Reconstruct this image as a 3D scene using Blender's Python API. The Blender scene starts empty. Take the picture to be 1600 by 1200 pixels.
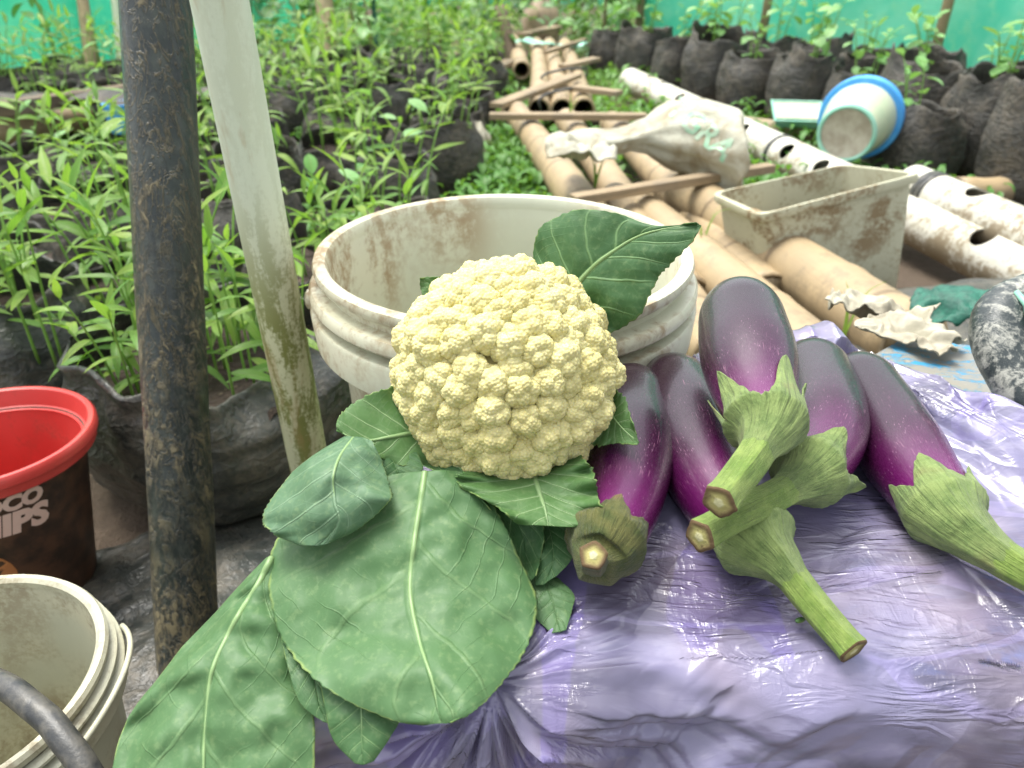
import bpy, bmesh, math, random
import numpy as np
from mathutils import Vector, Matrix, Euler

R = math.radians
random.seed(7)
rng = np.random.default_rng(7)
scene = bpy.context.scene
COL = scene.collection

# ------------------------------------------------------------------ camera
H = 0.70
PITCH = R(30)
CS, SN = math.cos(PITCH), math.sin(PITCH)
cam_d = bpy.data.cameras.new("camera")
cam = bpy.data.objects.new("camera", cam_d)
COL.objects.link(cam)
cam.location = (0, 0, H)
cam.rotation_euler = (R(60), 0, 0)
cam_d.sensor_width = 36
cam_d.lens = 27.0
cam_d.clip_start = 0.02
cam_d.clip_end = 200
cam_d.dof.use_dof = True
cam_d.dof.focus_distance = 0.50
cam_d.dof.aperture_fstop = 9.0
scene.camera = cam

# ------------------------------------------------------------------ world, sun, exposure
SUN_EL, SUN_AZ = 70.0, 312.0          # azimuth: direction the light comes from, clockwise from +Y
world = bpy.data.worlds.new("World")
scene.world = world
world.use_nodes = True
wt = world.node_tree
wt.nodes.clear()
wo = wt.nodes.new("ShaderNodeOutputWorld")
wb = wt.nodes.new("ShaderNodeBackground")
sky = wt.nodes.new("ShaderNodeTexSky")
sky.sky_type = 'NISHITA'
sky.sun_disc = False
sky.sun_elevation = R(SUN_EL)
sky.sun_rotation = R(SUN_AZ)
sky.air_density = 1.0
sky.dust_density = 4.0
hsv = wt.nodes.new("ShaderNodeHueSaturation")
hsv.inputs["Saturation"].default_value = 0.22
wt.links.new(sky.outputs[0], hsv.inputs["Color"])
wt.links.new(hsv.outputs[0], wb.inputs["Color"])
wb.inputs["Strength"].default_value = 0.15
wt.links.new(wb.outputs[0], wo.inputs["Surface"])

sun_d = bpy.data.lights.new("sun", 'SUN')
sun_d.energy = 1.35
sun_d.angle = R(26)
sun_d.color = (1.0, 0.965, 0.87)
sun = bpy.data.objects.new("sun", sun_d)
COL.objects.link(sun)
_az = R(SUN_AZ)
_dir = Vector((math.sin(_az) * math.cos(R(SUN_EL)), math.cos(_az) * math.cos(R(SUN_EL)), math.sin(R(SUN_EL))))
sun.rotation_euler = _dir.to_track_quat('Z', 'Y').to_euler()
sun.location = (0, 0, 5)

scene.view_settings.view_transform = 'Standard'
scene.view_settings.look = 'None'
scene.view_settings.gamma = 1
scene.view_settings.use_curve_mapping = False
scene.view_settings.exposure = 1.42
scene.render.engine = 'CYCLES'
scene.cycles.max_bounces = 8
scene.cycles.transparent_max_bounces = 12

# ------------------------------------------------------------------ geometry helpers
def P(px, py, d):
    """point of the place seen along pixel (px, py) of the 1600x1200 photograph at depth d"""
    x = (px - 800) / 1200 * d
    yc = (600 - py) / 1200 * d
    return np.array([x, d * CS + yc * SN, H - d * SN + yc * CS])

def G(px, py, z):
    """same, on the horizontal plane of height z"""
    d = (H - z) / (SN - (600 - py) / 1200 * CS)
    return P(px, py, d)

def _hash(ix, iy, iz, seed):
    h = (ix * 374761393 + iy * 668265263 + iz * 2147483647 + seed * 1274126177) & 0xFFFFFFFF
    h = ((h ^ (h >> 13)) * 1274126177) & 0xFFFFFFFF
    h = (h ^ (h >> 16)) & 0xFFFFFFFF
    return h / 4294967295.0 * 2 - 1

def vnoise(x, y, z=0.0, seed=0):
    x = np.asarray(x, float); y = np.asarray(y, float); z = np.zeros_like(x) + z
    ix = np.floor(x).astype(np.int64); iy = np.floor(y).astype(np.int64); iz = np.floor(z).astype(np.int64)
    fx = x - ix; fy = y - iy; fz = z - iz
    fx = fx * fx * fx * (fx * (fx * 6 - 15) + 10); fy = fy * fy * fy * (fy * (fy * 6 - 15) + 10); fz = fz * fz * (3 - 2 * fz)
    r = 0
    for a in (0, 1):
        for b in (0, 1):
            for c in (0, 1):
                w = (fx if a else 1 - fx) * (fy if b else 1 - fy) * (fz if c else 1 - fz)
                r = r + w * _hash(ix + a, iy + b, iz + c, seed)
    return r

def fbm(x, y, z=0.0, seed=0, oct=4, gain=0.5):
    r = 0; a = 1.0
    for o in range(oct):
        r = r + a * vnoise(np.asarray(x) * 2 ** o, np.asarray(y) * 2 ** o, np.asarray(z) * 2 ** o, seed + o * 17)
        a *= gain
    return r

def sstep(x, a, b):
    t = np.clip((np.asarray(x, float) - a) / (b - a), 0, 1)
    return t * t * (3 - 2 * t)

def grid_faces(nu, nv, wrap=False):
    """nu points around/across, nv rows; index = v*nu + u"""
    f = []
    un = nu if wrap else nu - 1
    for v in range(nv - 1):
        for u in range(un):
            a = v * nu + u; b = v * nu + (u + 1) % nu
            f.append((a, b, b + nu, a + nu))
    return f

def link(o, parent=None):
    COL.objects.link(o)
    if parent is not None:
        o.parent = parent
    return o

def tag(o, label=None, cat=None, group=None, kind=None):
    if label: o['label'] = label
    if cat: o['category'] = cat
    if group: o['group'] = group
    if kind: o['kind'] = kind
    return o

def make_mesh(name, verts, faces, mat=None, smooth=True, uv=None, mats=None, midx=None):
    me = bpy.data.meshes.new(name)
    me.from_pydata([tuple(map(float, v)) for v in verts], [], [tuple(f) for f in faces])
    if mat: me.materials.append(mat)
    if mats:
        for m in mats: me.materials.append(m)
    if midx is not None:
        me.polygons.foreach_set("material_index", midx)
    if smooth:
        me.polygons.foreach_set("use_smooth", [True] * len(me.polygons))
    if uv is not None:
        lay = me.uv_layers.new(name="UVMap")
        vi = np.empty(len(me.loops), np.int32); me.loops.foreach_get("vertex_index", vi)
        lay.data.foreach_set("uv", np.asarray(uv, np.float32)[vi].ravel())
    me.update()
    return me

def obj(name, verts, faces, mat, parent=None, smooth=True, uv=None, **k):
    o = bpy.data.objects.new(name, make_mesh(name, verts, faces, mat, smooth, uv, **k))
    link(o, parent)
    return o

def mobj(name, me, parent=None):
    return link(bpy.data.objects.new(name, me), parent)

def thing(name, loc, label, cat, group=None, rotz=0.0):
    o = bpy.data.objects.new(name, None)
    o.empty_display_size = 0.02
    o.location = tuple(map(float, loc)); o.rotation_euler = (0, 0, rotz)
    link(o); tag(o, label, cat, group)
    return o

def rel(pts, origin):
    return np.asarray(pts, float) - np.asarray(origin, float)

def crom(pts, n):
    """Catmull-Rom through pts, n samples"""
    p = np.asarray(pts, float)
    k = len(p)
    ext = np.vstack([2 * p[0] - p[1], p, 2 * p[-1] - p[-2]])
    t = np.linspace(0, k - 1, n)
    i = np.minimum(t.astype(int), k - 2); f = (t - i)[:, None]
    p0, p1, p2, p3 = ext[i], ext[i + 1], ext[i + 2], ext[i + 3]
    return 0.5 * (2 * p1 + (p2 - p0) * f + (2 * p0 - 5 * p1 + 4 * p2 - p3) * f ** 2 + (3 * p1 - p0 - 3 * p2 + p3) * f ** 3)

def frames(pts):
    pts = np.asarray(pts, float)
    T = np.gradient(pts, axis=0); T /= np.linalg.norm(T, axis=1)[:, None] + 1e-12
    up = np.array([0, 0, 1.0])
    if abs(T[0] @ up) > 0.9: up = np.array([0, 1.0, 0])
    n = np.cross(T[0], up); n /= np.linalg.norm(n)
    Ns = [n]
    for i in range(1, len(pts)):
        n = n - (n @ T[i]) * T[i]; n /= np.linalg.norm(n); Ns.append(n)
    Ns = np.array(Ns); Bs = np.cross(T, Ns)
    return T, Ns, Bs

def tube(pts, radii, n=16, caps=True, uvl=1.0, rfun=None):
    """swept tube: returns verts, faces, uv (u round, v along)"""
    pts = np.asarray(pts, float); m = len(pts)
    radii = np.zeros(m) + np.asarray(radii, float)
    T, N, B = frames(pts)
    th = np.arange(n) / n * 2 * math.pi
    c, s = np.cos(th), np.sin(th)
    rr = radii[:, None] * np.ones((1, n))
    if rfun is not None:
        rr = rr * rfun(np.linspace(0, 1, m)[:, None], th[None, :])
    V = pts[:, None, :] + rr[..., None] * (c[None, :, None] * N[:, None, :] + s[None, :, None] * B[:, None, :])
    V = V.reshape(-1, 3)
    F = grid_faces(n, m, True)
    L = np.concatenate([[0], np.cumsum(np.linalg.norm(np.diff(pts, axis=0), axis=1))])
    uv = np.stack([np.tile(np.abs(th / math.pi - 1), m), np.repeat(L * uvl, n)], 1)
    if caps:
        V = np.vstack([V, pts[0], pts[-1]]); a = n * m
        uv = np.vstack([uv, [0.5, 0], [0.5, L[-1] * uvl]])
        for i in range(n):
            F.append(((i + 1) % n, i, a))
            F.append(((m - 1) * n + i, (m - 1) * n + (i + 1) % n, a + 1))
    return V, F, uv

def lathe(prof, n=64, wob=None):
    prof = np.asarray(prof, float); m = len(prof)
    th = np.arange(n) / n * 2 * math.pi
    r = prof[:, 0][:, None] * np.ones((1, n))
    if wob is not None: r = r * wob(th)[None, :]
    V = np.stack([r * np.cos(th), r * np.sin(th), prof[:, 1][:, None] * np.ones((1, n))], -1).reshape(-1, 3)
    F = grid_faces(n, m, True)
    return V, F

def boxv(x0, x1, y0, y1, z0, z1, bev=0.0):
    """box with chamfered edges, as verts and faces"""
    bm = bmesh.new()
    bmesh.ops.create_cube(bm, size=1)
    for v in bm.verts:
        v.co = Vector(((x0 + x1) / 2 + v.co.x * (x1 - x0), (y0 + y1) / 2 + v.co.y * (y1 - y0), (z0 + z1) / 2 + v.co.z * (z1 - z0)))
    if bev > 0:
        bmesh.ops.bevel(bm, geom=bm.edges[:], offset=bev, segments=2, affect='EDGES', profile=0.6)
    bm.verts.ensure_lookup_table(); bm.verts.index_update()
    V = [tuple(v.co) for v in bm.verts]; F = [[v.index for v in f.verts] for f in bm.faces]
    bm.free()
    return np.array(V), F

def merge(parts):
    V = []; F = []; o = 0
    for v, f in parts:
        V.append(np.asarray(v)); F += [tuple(i + o for i in q) for q in f]; o += len(v)
    return np.vstack(V), F

# ------------------------------------------------------------------ node expression helper
class E:
    def __init__(s, nt, sock): s.nt = nt; s.s = sock
    def _m(s, op, *a, clamp=False):
        n = s.nt.nodes.new("ShaderNodeMath"); n.operation = op; n.use_clamp = clamp
        for i, x in enumerate(a):
            if isinstance(x, E): s.nt.links.new(x.s, n.inputs[i])
            else: n.inputs[i].default_value = float(x)
        return E(s.nt, n.outputs[0])
    def __add__(s, o): return s._m('ADD', s, o)
    __radd__ = __add__
    def __sub__(s, o): return s._m('SUBTRACT', s, o)
    def __rsub__(s, o): return s._m('SUBTRACT', o, s)
    def __mul__(s, o): return s._m('MULTIPLY', s, o)
    __rmul__ = __mul__
    def __truediv__(s, o): return s._m('DIVIDE', s, o)
    def abs(s): return s._m('ABSOLUTE', s)
    def fract(s): return s._m('FRACT', s)
    def pow(s, o): return s._m('POWER', s, o)
    def gt(s, o): return s._m('GREATER_THAN', s, o)
    def max(s, o): return s._m('MAXIMUM', s, o)
    def min(s, o): return s._m('MINIMUM', s, o)
    def clamp(s): return s._m('ADD', s, 0.0, clamp=True)
    def sm(s, a, b, lo=0.0, hi=1.0):
        n = s.nt.nodes.new("ShaderNodeMapRange"); n.interpolation_type = 'SMOOTHSTEP'
        s.nt.links.new(s.s, n.inputs[0])
        for i, x in ((1, a), (2, b), (3, lo), (4, hi)):
            if isinstance(x, E): s.nt.links.new(x.s, n.inputs[i])
            else: n.inputs[i].default_value = float(x)
        return E(s.nt, n.outputs[0])

class M:
    """material under construction"""
    def __init__(s, name):
        s.m = bpy.data.materials.new(name); s.m.use_nodes = True
        s.nt = s.m.node_tree; s.nt.nodes.clear()
        s.out = s.nt.nodes.new("ShaderNodeOutputMaterial")
        s.tc = s.nt.nodes.new("ShaderNodeTexCoord")
        s.obj = s.tc.outputs["Object"]; s.uvs = s.tc.outputs["UV"]
        s.gen = s.tc.outputs["Generated"]
    def n(s, t, **k):
        x = s.nt.nodes.new(t)
        for a, b in k.items(): setattr(x, a, b)
        return x
    def set(s, sock, val):
        if isinstance(val, E): s.nt.links.new(val.s, sock)
        elif isinstance(val, bpy.types.NodeSocket): s.nt.links.new(val, sock)
        elif isinstance(val, (tuple, list)) and len(val) == 3 and len(sock.default_value) == 4: sock.default_value = (*val, 1)
        else: sock.default_value = val
    def world(s):
        g = s.n("ShaderNodeNewGeometry"); return g.outputs["Position"]
    def map(s, vec, scale=(1, 1, 1), rot=(0, 0, 0), loc=(0, 0, 0)):
        x = s.n("ShaderNodeMapping"); s.nt.links.new(vec, x.inputs[0])
        x.inputs["Scale"].default_value = scale; x.inputs["Rotation"].default_value = rot; x.inputs["Location"].default_value = loc
        return x.outputs[0]
    def noise(s, vec, scale, detail=4, rough=0.55, dist=0.0):
        x = s.n("ShaderNodeTexNoise"); s.nt.links.new(vec, x.inputs["Vector"])
        x.inputs["Scale"].default_value = scale; x.inputs["Detail"].default_value = detail
        x.inputs["Roughness"].default_value = rough; x.inputs["Distortion"].default_value = dist
        return E(s.nt, x.outputs["Fac"])
    def vor(s, vec, scale, feature='F1', rand=1.0):
        x = s.n("ShaderNodeTexVoronoi"); x.feature = feature; s.nt.links.new(vec, x.inputs["Vector"])
        x.inputs["Scale"].default_value = scale; x.inputs["Randomness"].default_value = rand
        return E(s.nt, x.outputs["Distance"])
    def xyz(s, vec):
        x = s.n("ShaderNodeSeparateXYZ"); s.nt.links.new(vec, x.inputs[0])
        return [E(s.nt, o) for o in x.outputs]
    def comb(s, a, b, c=0.0):
        x = s.n("ShaderNodeCombineXYZ")
        for i, v in enumerate((a, b, c)): s.set(x.inputs[i], v if isinstance(v, E) else float(v))
        return x.outputs[0]
    def rand(s):
        x = s.n("ShaderNodeObjectInfo"); return E(s.nt, x.outputs["Random"])
    def mix(s, f, a, b, mode='MIX'):
        x = s.n("ShaderNodeMix"); x.data_type = 'RGBA'; x.blend_type = mode
        s.set(x.inputs[0], f); s.set(x.inputs[6], a); s.set(x.inputs[7], b)
        return x.outputs[2]
    def bump(s, h, dist=0.001, strength=1.0, normal=None):
        x = s.n("ShaderNodeBump"); s.set(x.inputs["Height"], h)
        x.inputs["Distance"].default_value = dist; x.inputs["Strength"].default_value = strength
        if normal is not None: s.nt.links.new(normal, x.inputs["Normal"])
        return x.outputs[0]
    def bsdf(s, color, rough=0.5, normal=None, **k):
        b = s.n("ShaderNodeBsdfPrincipled")
        s.set(b.inputs["Base Color"], color); s.set(b.inputs["Roughness"], rough)
        if normal is not None: s.nt.links.new(normal, b.inputs["Normal"])
        for a, v in k.items(): s.set(b.inputs[a.replace('_', ' ')], v)
        return b.outputs[0]
    def mixsh(s, f, a, b):
        x = s.n("ShaderNodeMixShader"); s.set(x.inputs[0], f)
        s.nt.links.new(a, x.inputs[1]); s.nt.links.new(b, x.inputs[2]); return x.outputs[0]
    def transl(s, color, normal=None):
        x = s.n("ShaderNodeBsdfTranslucent"); s.set(x.inputs[0], color)
        if normal is not None: s.nt.links.new(normal, x.inputs["Normal"])
        return x.outputs[0]
    def transp(s, color):
        x = s.n("ShaderNodeBsdfTransparent"); s.set(x.inputs[0], color); return x.outputs[0]
    def done(s, sh):
        s.nt.links.new(sh, s.out.inputs[0]); return s.m

# ------------------------------------------------------------------ materials
def mat_soil():
    m = M("soil"); w = m.world()
    a = m.noise(w, 3, 6, 0.65); b = m.noise(w, 60, 5, 0.7); c = m.noise(w, 0.9, 3)
    col = m.mix(b, (0.035, 0.024, 0.016), (0.15, 0.11, 0.075))
    col = m.mix(a.sm(0.5, 0.7), col, (0.22, 0.17, 0.11))
    col = m.mix(c.sm(0.48, 0.62), col, (0.07, 0.10, 0.035))
    return m.done(m.bsdf(col, 0.95, m.bump(a * 0.5 + b * 0.5, 0.02)))

def mat_potsoil():
    m = M("pot_soil"); w = m.obj
    b = m.noise(w, 90, 5, 0.7)
    col = m.mix(b, (0.016, 0.012, 0.009), (0.085, 0.058, 0.042))
    g = m.vor(w, 70); col = m.mix(g.sm(0.30, 0.1) * m.noise(w, 20, 2).sm(0.5, 0.6), col, (0.16, 0.125, 0.085))
    return m.done(m.bsdf(col, 0.95, m.bump(b * 0.6 + g * -0.7, 0.012)))

def mat_blackfilm(name="black_polythene", near=False, tint=(0.055, 0.055, 0.050), dusty=0.62):
    m = M(name); w = m.world()
    a = m.noise(w, 12, 6, 0.68, 0.5); b = m.noise(w, 80, 5, 0.65, 0.6); c = m.noise(w, 5, 3, 0.5, 0.3)
    n1 = m.noise(m.map(w, (0.8, 0.8, 1.5)), 24, 3, 0.5, 0.5); n2 = m.noise(m.map(w, (1.2, 1.2, 1.0)), 55, 3, 0.55, 1.0)
    k1 = (1.0 - (n1 * 2 - 1.0).abs() * 5.0).max(0.0); k2 = (1.0 - (n2 * 2 - 1.0).abs() * 5.0).max(0.0)
    dust = (a * 0.6 + b * 0.4).sm(0.44, 0.64)
    dark = tuple(t * 0.5 for t in tint)
    col = m.mix(c.sm(0.35, 0.65), dark, tint)
    col = m.mix(dust * dusty, col, (0.17, 0.145, 0.11))
    col = m.mix((k1 * 0.6 + k2 * 0.25).clamp() * (dusty * 0.35), col, (0.20, 0.185, 0.15))
    rg = dust * 0.2 + (0.32 if near else 0.50)
    return m.done(m.bsdf(col, rg, m.bump(k1 * 0.8 + k2 * 0.4 + b * 0.1, 0.0016 if near else 0.0035, 0.8), Specular_IOR_Level=0.45 if near else 0.3))

def mat_seedleaf(name, c1, c2, tr=0.35, rough=0.42):
    m = M(name)
    u, v, _ = m.xyz(m.uvs)
    a = (u - 0.5).abs() * 2
    rib = a.sm(0.12, 0.03)
    side = ((v * 9 - a * 2.2).fract() - 0.5).abs().sm(0.36, 0.5)
    nz = m.noise(m.world(), 24, 3)
    col = m.mix(m.rand(), c1, c2)
    col = m.mix(nz.sm(0.35, 0.7) * 0.5, col, tuple(min(1, c * 1.35) for c in c1))
    col = m.mix(rib * 0.6, col, (0.30, 0.42, 0.14))
    nrm = m.bump(rib * 0.5 + side * 0.3, 0.0012)
    p = m.bsdf(col, rough, nrm)
    t = m.transl(m.mix(0.5, col, (0.30, 0.55, 0.04)), nrm)
    return m.done(m.mixsh(tr, p, t))

def mat_stem(name, c1, c2):
    m = M(name)
    z = m.xyz(m.obj)[2]
    nz = m.noise(m.obj, 40, 3)
    col = m.mix(nz, c1, c2)
    return m.done(m.bsdf(col, 0.5))

def mat_brassica(name, base, pale, vein=(0.42, 0.55, 0.30), N=5.0, tr=0.22, veinmix=0.42, wax=0.38, sheen=0.54, yellow=0.3):
    """waxy cauliflower leaf: u across (0.5 = midrib), v from base to tip"""
    m = M(name)
    u, v, _ = m.xyz(m.uvs)
    w = m.obj
    wob = m.noise(w, 16, 3) - 0.5
    wob2 = m.noise(w, 55, 3) - 0.5
    a = ((u - 0.5) * 2 + wob * 0.05).abs()
    sd = u.gt(0.5)
    # midrib narrows towards the tip
    wd = (1.0 - v * 0.8) * 0.040 + 0.006
    mid = (a / wd).sm(1.5, 0.45)
    # secondary veins rise from the midrib and curve to the tip
    t = v * N - a.pow(0.8) * (N * 0.30) + sd * 0.43 + wob * 0.55 + wob2 * 0.16
    ds = (t.fract() - 0.5).abs()
    fade = (1.0 - a * 0.75)
    sec = (ds / (fade * 0.034 + 0.012)).sm(1.6, 0.3) * fade.sm(0.16, 0.5) * v.sm(0.0, 0.1)
    soft = ds.sm(0.22, 0.0)
    # forks out of the secondary veins
    t2 = v * (N * 2.3) + a.pow(1.4) * (N * 0.9) + wob * 1.8 + sd * 0.2
    d2 = (t2.fract() - 0.5).abs()
    ter = (d2 / 0.030).sm(1.6, 0.3) * a.sm(0.12, 0.5) * m.noise(w, 30, 2).sm(0.42, 0.56)
    # net of fine veins
    vv = m.vor(m.map(w, (1, 1, 1)), 95, 'DISTANCE_TO_EDGE')
    net = vv.sm(0.07, 0.0)
    n1 = m.noise(w, 11, 4, 0.55); n2 = m.noise(w, 90, 4, 0.65); n3 = m.noise(m.map(w, (1, 1, 1), (0.3, 0.5, 0.2)), 420, 2, 0.5)
    col = m.mix(n1.sm(0.25, 0.8), base, pale)
    col = m.mix(n2.sm(0.5, 0.78) * 0.22, col, tuple(c * 0.62 for c in base))
    col = m.mix(m.noise(w, 240, 3, 0.6).sm(0.5, 0.72) * 0.22, col, (0.26, 0.36, 0.16))
    col = m.mix(n1.sm(0.62, 0.8) * yellow, col, (0.24, 0.40, 0.07))
    col = m.mix((soft * 0.08 + net * 0.06).clamp(), col, vein)
    vm = mid.max((sec * 0.8).max(ter * 0.22))
    col = m.mix(vm * veinmix, col, vein)
    rim = a.sm(0.97, 0.992)
    col = m.mix(rim * (n2.sm(0.4, 0.6) * 0.4), col, (0.40, 0.50, 0.14))
    spk = m.noise(w, 700, 2, 0.5).sm(0.73, 0.8) * n1.sm(0.4, 0.6)
    col = m.mix(spk * 0.35, col, (0.5, 0.5, 0.25))
    hgt = mid * 0.8 + sec * 0.40 - soft * 0.25 + ter * 0.25 + n2 * 0.35 + net * 0.03 + n3 * 0.05
    nrm = m.bump(hgt, 0.0011, 0.8)
    rg = n2.sm(0.3, 0.8, sheen - 0.06, sheen + 0.14)
    p = m.bsdf(col, rg, nrm, Specular_IOR_Level=wax)
    tcol = m.mix(vm * 0.4, (0.15, 0.34, 0.035), (0.38, 0.52, 0.18))
    return m.done(m.mixsh(tr, p, m.transl(tcol, nrm)))

def mat_curd():
    m = M("cauliflower_curd")
    w = m.obj
    wp = m.world()
    n1 = m.noise(wp, 30, 3); n2 = m.noise(wp, 900, 3, 0.6)
    v1 = m.vor(wp, 900, 'SMOOTH_F1'); v2 = m.vor(wp, 430, 'SMOOTH_F1')
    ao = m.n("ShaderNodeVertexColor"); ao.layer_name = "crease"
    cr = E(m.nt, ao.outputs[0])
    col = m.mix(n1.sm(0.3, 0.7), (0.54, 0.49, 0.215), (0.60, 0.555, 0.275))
    col = m.mix(cr.sm(0.0, 1.0) * 0.60, col, (0.44, 0.37, 0.11))  # painted shade: creases tinted deeper so the florets read apart
    col = m.mix(n2.sm(0.7, 0.8) * 0.22, col, (0.62, 0.55, 0.25))
    h = (v1.sm(0.0, 0.9, 1.0, 0.0)) * 0.35 + (v2.sm(0.0, 0.9, 1.0, 0.0)) * 0.8
    nrm = m.bump(h, 0.0004, 0.25)
    return m.done(m.bsdf(col, 0.62, nrm, Subsurface_Weight=0.5, Subsurface_Radius=(0.8, 0.6, 0.25), Subsurface_Scale=0.003, Specular_IOR_Level=0.3))

def mat_eggplant():
    m = M("eggplant_skin")
    u, v, _ = m.xyz(m.uvs)          # v: 0 blossom end, 1 calyx end; u: 0..1..0 round
    w = m.obj
    wn = m.noise(w, 18, 4)
    dark = (0.014, 0.004, 0.011)
    mid = (0.036, 0.004, 0.028)
    mag = (0.135, 0.007, 0.105)
    col = m.mix((v + (wn - 0.5) * 0.35).sm(0.25, 0.8), dark, mid)
    col = m.mix((v + (wn - 0.5) * 0.3).sm(0.62, 1.05) * 0.85, col, mag)
    # pale streaks and freckles that run along the fruit
    uvv = m.comb(u * 22, v * 5.0)
    st = m.noise(m.comb(u * 40, v * 5.0), 3.2, 3, 0.6).sm(0.60, 0.68)
    sp = m.vor(m.comb(u * 30, v * 14), 2.6).sm(0.20, 0.05)
    reg = m.noise(w, 26, 3, 0.5).sm(0.46, 0.62)
    near = v.sm(0.25, 0.85)
    col = m.mix(st * reg * 0.6, col, (0.42, 0.20, 0.30))
    col = m.mix((sp * near * m.noise(w, 60, 2).sm(0.48, 0.58)).clamp() * 0.8, col, (0.55, 0.32, 0.46))
    # corky scars
    sc = m.noise(m.comb(u * 9, v * 2.4), 3.0, 5, 0.7, 1.0)
    scar = (sc.sm(0.66, 0.70)) * m.noise(w, 13, 2).sm(0.56, 0.64)
    col = m.mix(scar * 0.8, col, (0.50, 0.27, 0.10))
    # dusty bloom
    fine = m.noise(m.comb(u * 60, v * 8), 6.0, 4, 0.65)
    rg = fine * 0.20 + st * reg * 0.2 + scar * 0.3 + 0.17
    nrm = m.bump(fine * 0.30 + scar * 1.4 + wn * 0.5 + m.noise(w, 300, 2) * 0.1, 0.0005)
    return m.done(m.bsdf(col, rg, nrm, Specular_IOR_Level=0.5, Coat_Weight=0.35, Coat_Roughness=0.12))

def mat_calyx(name, g1, g2, brown=0.25):
    m = M(name); w = m.obj
    u, v, _ = m.xyz(m.uvs)
    a = m.noise(w, 70, 5, 0.7); b = m.noise(w, 420, 4, 0.7); c = m.noise(w, 22, 3)
    rib = m.noise(m.comb(u * 34, v * 2.6), 1.0, 5, 0.65)
    col = m.mix(a.sm(0.3, 0.7), g1, g2)
    col = m.mix(rib.sm(0.50, 0.66) * 0.6, col, tuple(x * 0.40 for x in g1))
    col = m.mix(b.sm(0.55, 0.75) * 0.5, col, tuple(min(1, x * 1.5) for x in g2))
    col = m.mix(c.sm(0.58, 0.70) * brown, col, (0.16, 0.11, 0.05))
    nrm = m.bump(rib * 1.2 + b * 0.35 + a * 0.4, 0.0018)
    return m.done(m.bsdf(col, 0.78, nrm, Sheen_Weight=0.12, Sheen_Roughness=0.5, Specular_IOR_Level=0.25))

def mat_cut():
    m = M("cut_stem_end"); w = m.obj
    u, v, _ = m.xyz(m.uvs)
    a = m.noise(w, 260, 4, 0.7)
    ring = m.noise(m.comb(u, u), 9, 2)
    col = m.mix(u.sm(0.35, 0.9), (0.36, 0.33, 0.12), (0.10, 0.06, 0.025))
    col = m.mix(u.sm(0.36, 0.22), col, (0.52, 0.50, 0.28))
    col = m.mix(a.sm(0.55, 0.7) * 0.6, col, (0.06, 0.035, 0.018))
    return m.done(m.bsdf(col, 0.8, m.bump(a, 0.0012)))

def mat_bag():
    m = M("purple_bag_film"); w = m.obj
    u, v, _ = m.xyz(m.uvs)
    a = m.noise(m.map(w, (0.6, 1.9, 1.6), (0, 0, 0.45)), 8, 1, 0.4, 0.6); b = m.noise(m.map(w, (1.8, 0.8, 1), (0.4, 0.2, -0.6)), 6, 1, 0.4, 0.4)
    msk = m.noise(w, 10, 2).sm(0.42, 0.62)
    f1 = m.noise(m.map(w, (0.7, 2.6, 2.2), (0, 0, 0.45)), 22, 3, 0.5, 1.0)
    f2 = m.noise(m.map(w, (2.6, 0.7, 1.0), (0, 0, 0.30)), 45, 3, 0.5, 0.8)
    r1 = 1.0 - (f1 * 2 - 1.0).abs() * 5.0
    r2 = 1.0 - (f2 * 2 - 1.0).abs() * 5.0
    # places where the film lies double: deeper colour with a sharp edge
    dbl = (a.sm(0.515, 0.522) - a.sm(0.558, 0.575)).clamp()
    dbl2 = b.sm(0.60, 0.612)
    white_glint = m.noise(m.map(w, (1, 2.2, 1.5), (0, 0, 0.2)), 14, 4, 0.6, 0.8).sm(0.50, 0.66)  # whitish highlight patches painted into the film colour
    pinkish = m.noise(w, 8, 2).sm(0.45, 0.7)
    col = m.mix(pinkish, (0.33, 0.31, 0.50), (0.42, 0.36, 0.48))
    col = m.mix((dbl * 0.25 + dbl2 * 0.55).clamp(), col, (0.22, 0.175, 0.48))
    col = m.mix(white_glint * 0.25, col, (0.58, 0.56, 0.66))
    f3 = m.noise(m.map(w, (0.8, 2.6, 2.2), (0, 0, 0.2)), 95, 2, 0.5, 0.8)
    r3 = 1.0 - (f3 * 2 - 1.0).abs() * 5.0
    h = (r1.max(0.0) * 1.0 + r2.max(0.0) * 0.18 + r3.max(0.0) * 0.12) * (msk * 0.9 + 0.10)
    nrm = m.bump(h, 0.0013, 0.8)
    p = m.bsdf(col, 0.30, nrm, Specular_IOR_Level=0.4)
    t = m.transl(m.mix(0.5, col, (0.60, 0.54, 0.85)), nrm)
    tp = m.transp((0.62, 0.56, 0.86))
    body = m.mixsh(0.30, p, t)
    thin = m.noise(m.map(w, (0.8, 1.8, 1.8), (0, 0, 0.3)), 8, 3, 0.5, 0.6).sm(0.40, 0.60) * 0.40 + 0.22
    body = m.mixsh(thin - (dbl * 0.20 + dbl2 * 0.12) - white_glint * 0.10, body, tp)
    fr = m.n("ShaderNodeFresnel"); fr.inputs["IOR"].default_value = 1.62; m.nt.links.new(nrm, fr.inputs["Normal"])
    gl = m.n("ShaderNodeBsdfGlossy"); gl.inputs["Roughness"].default_value = 0.19; m.nt.links.new(nrm, gl.inputs["Normal"])
    return m.done(m.mixsh(E(m.nt, fr.outputs[0]), body, gl.outputs[0]))

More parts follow.
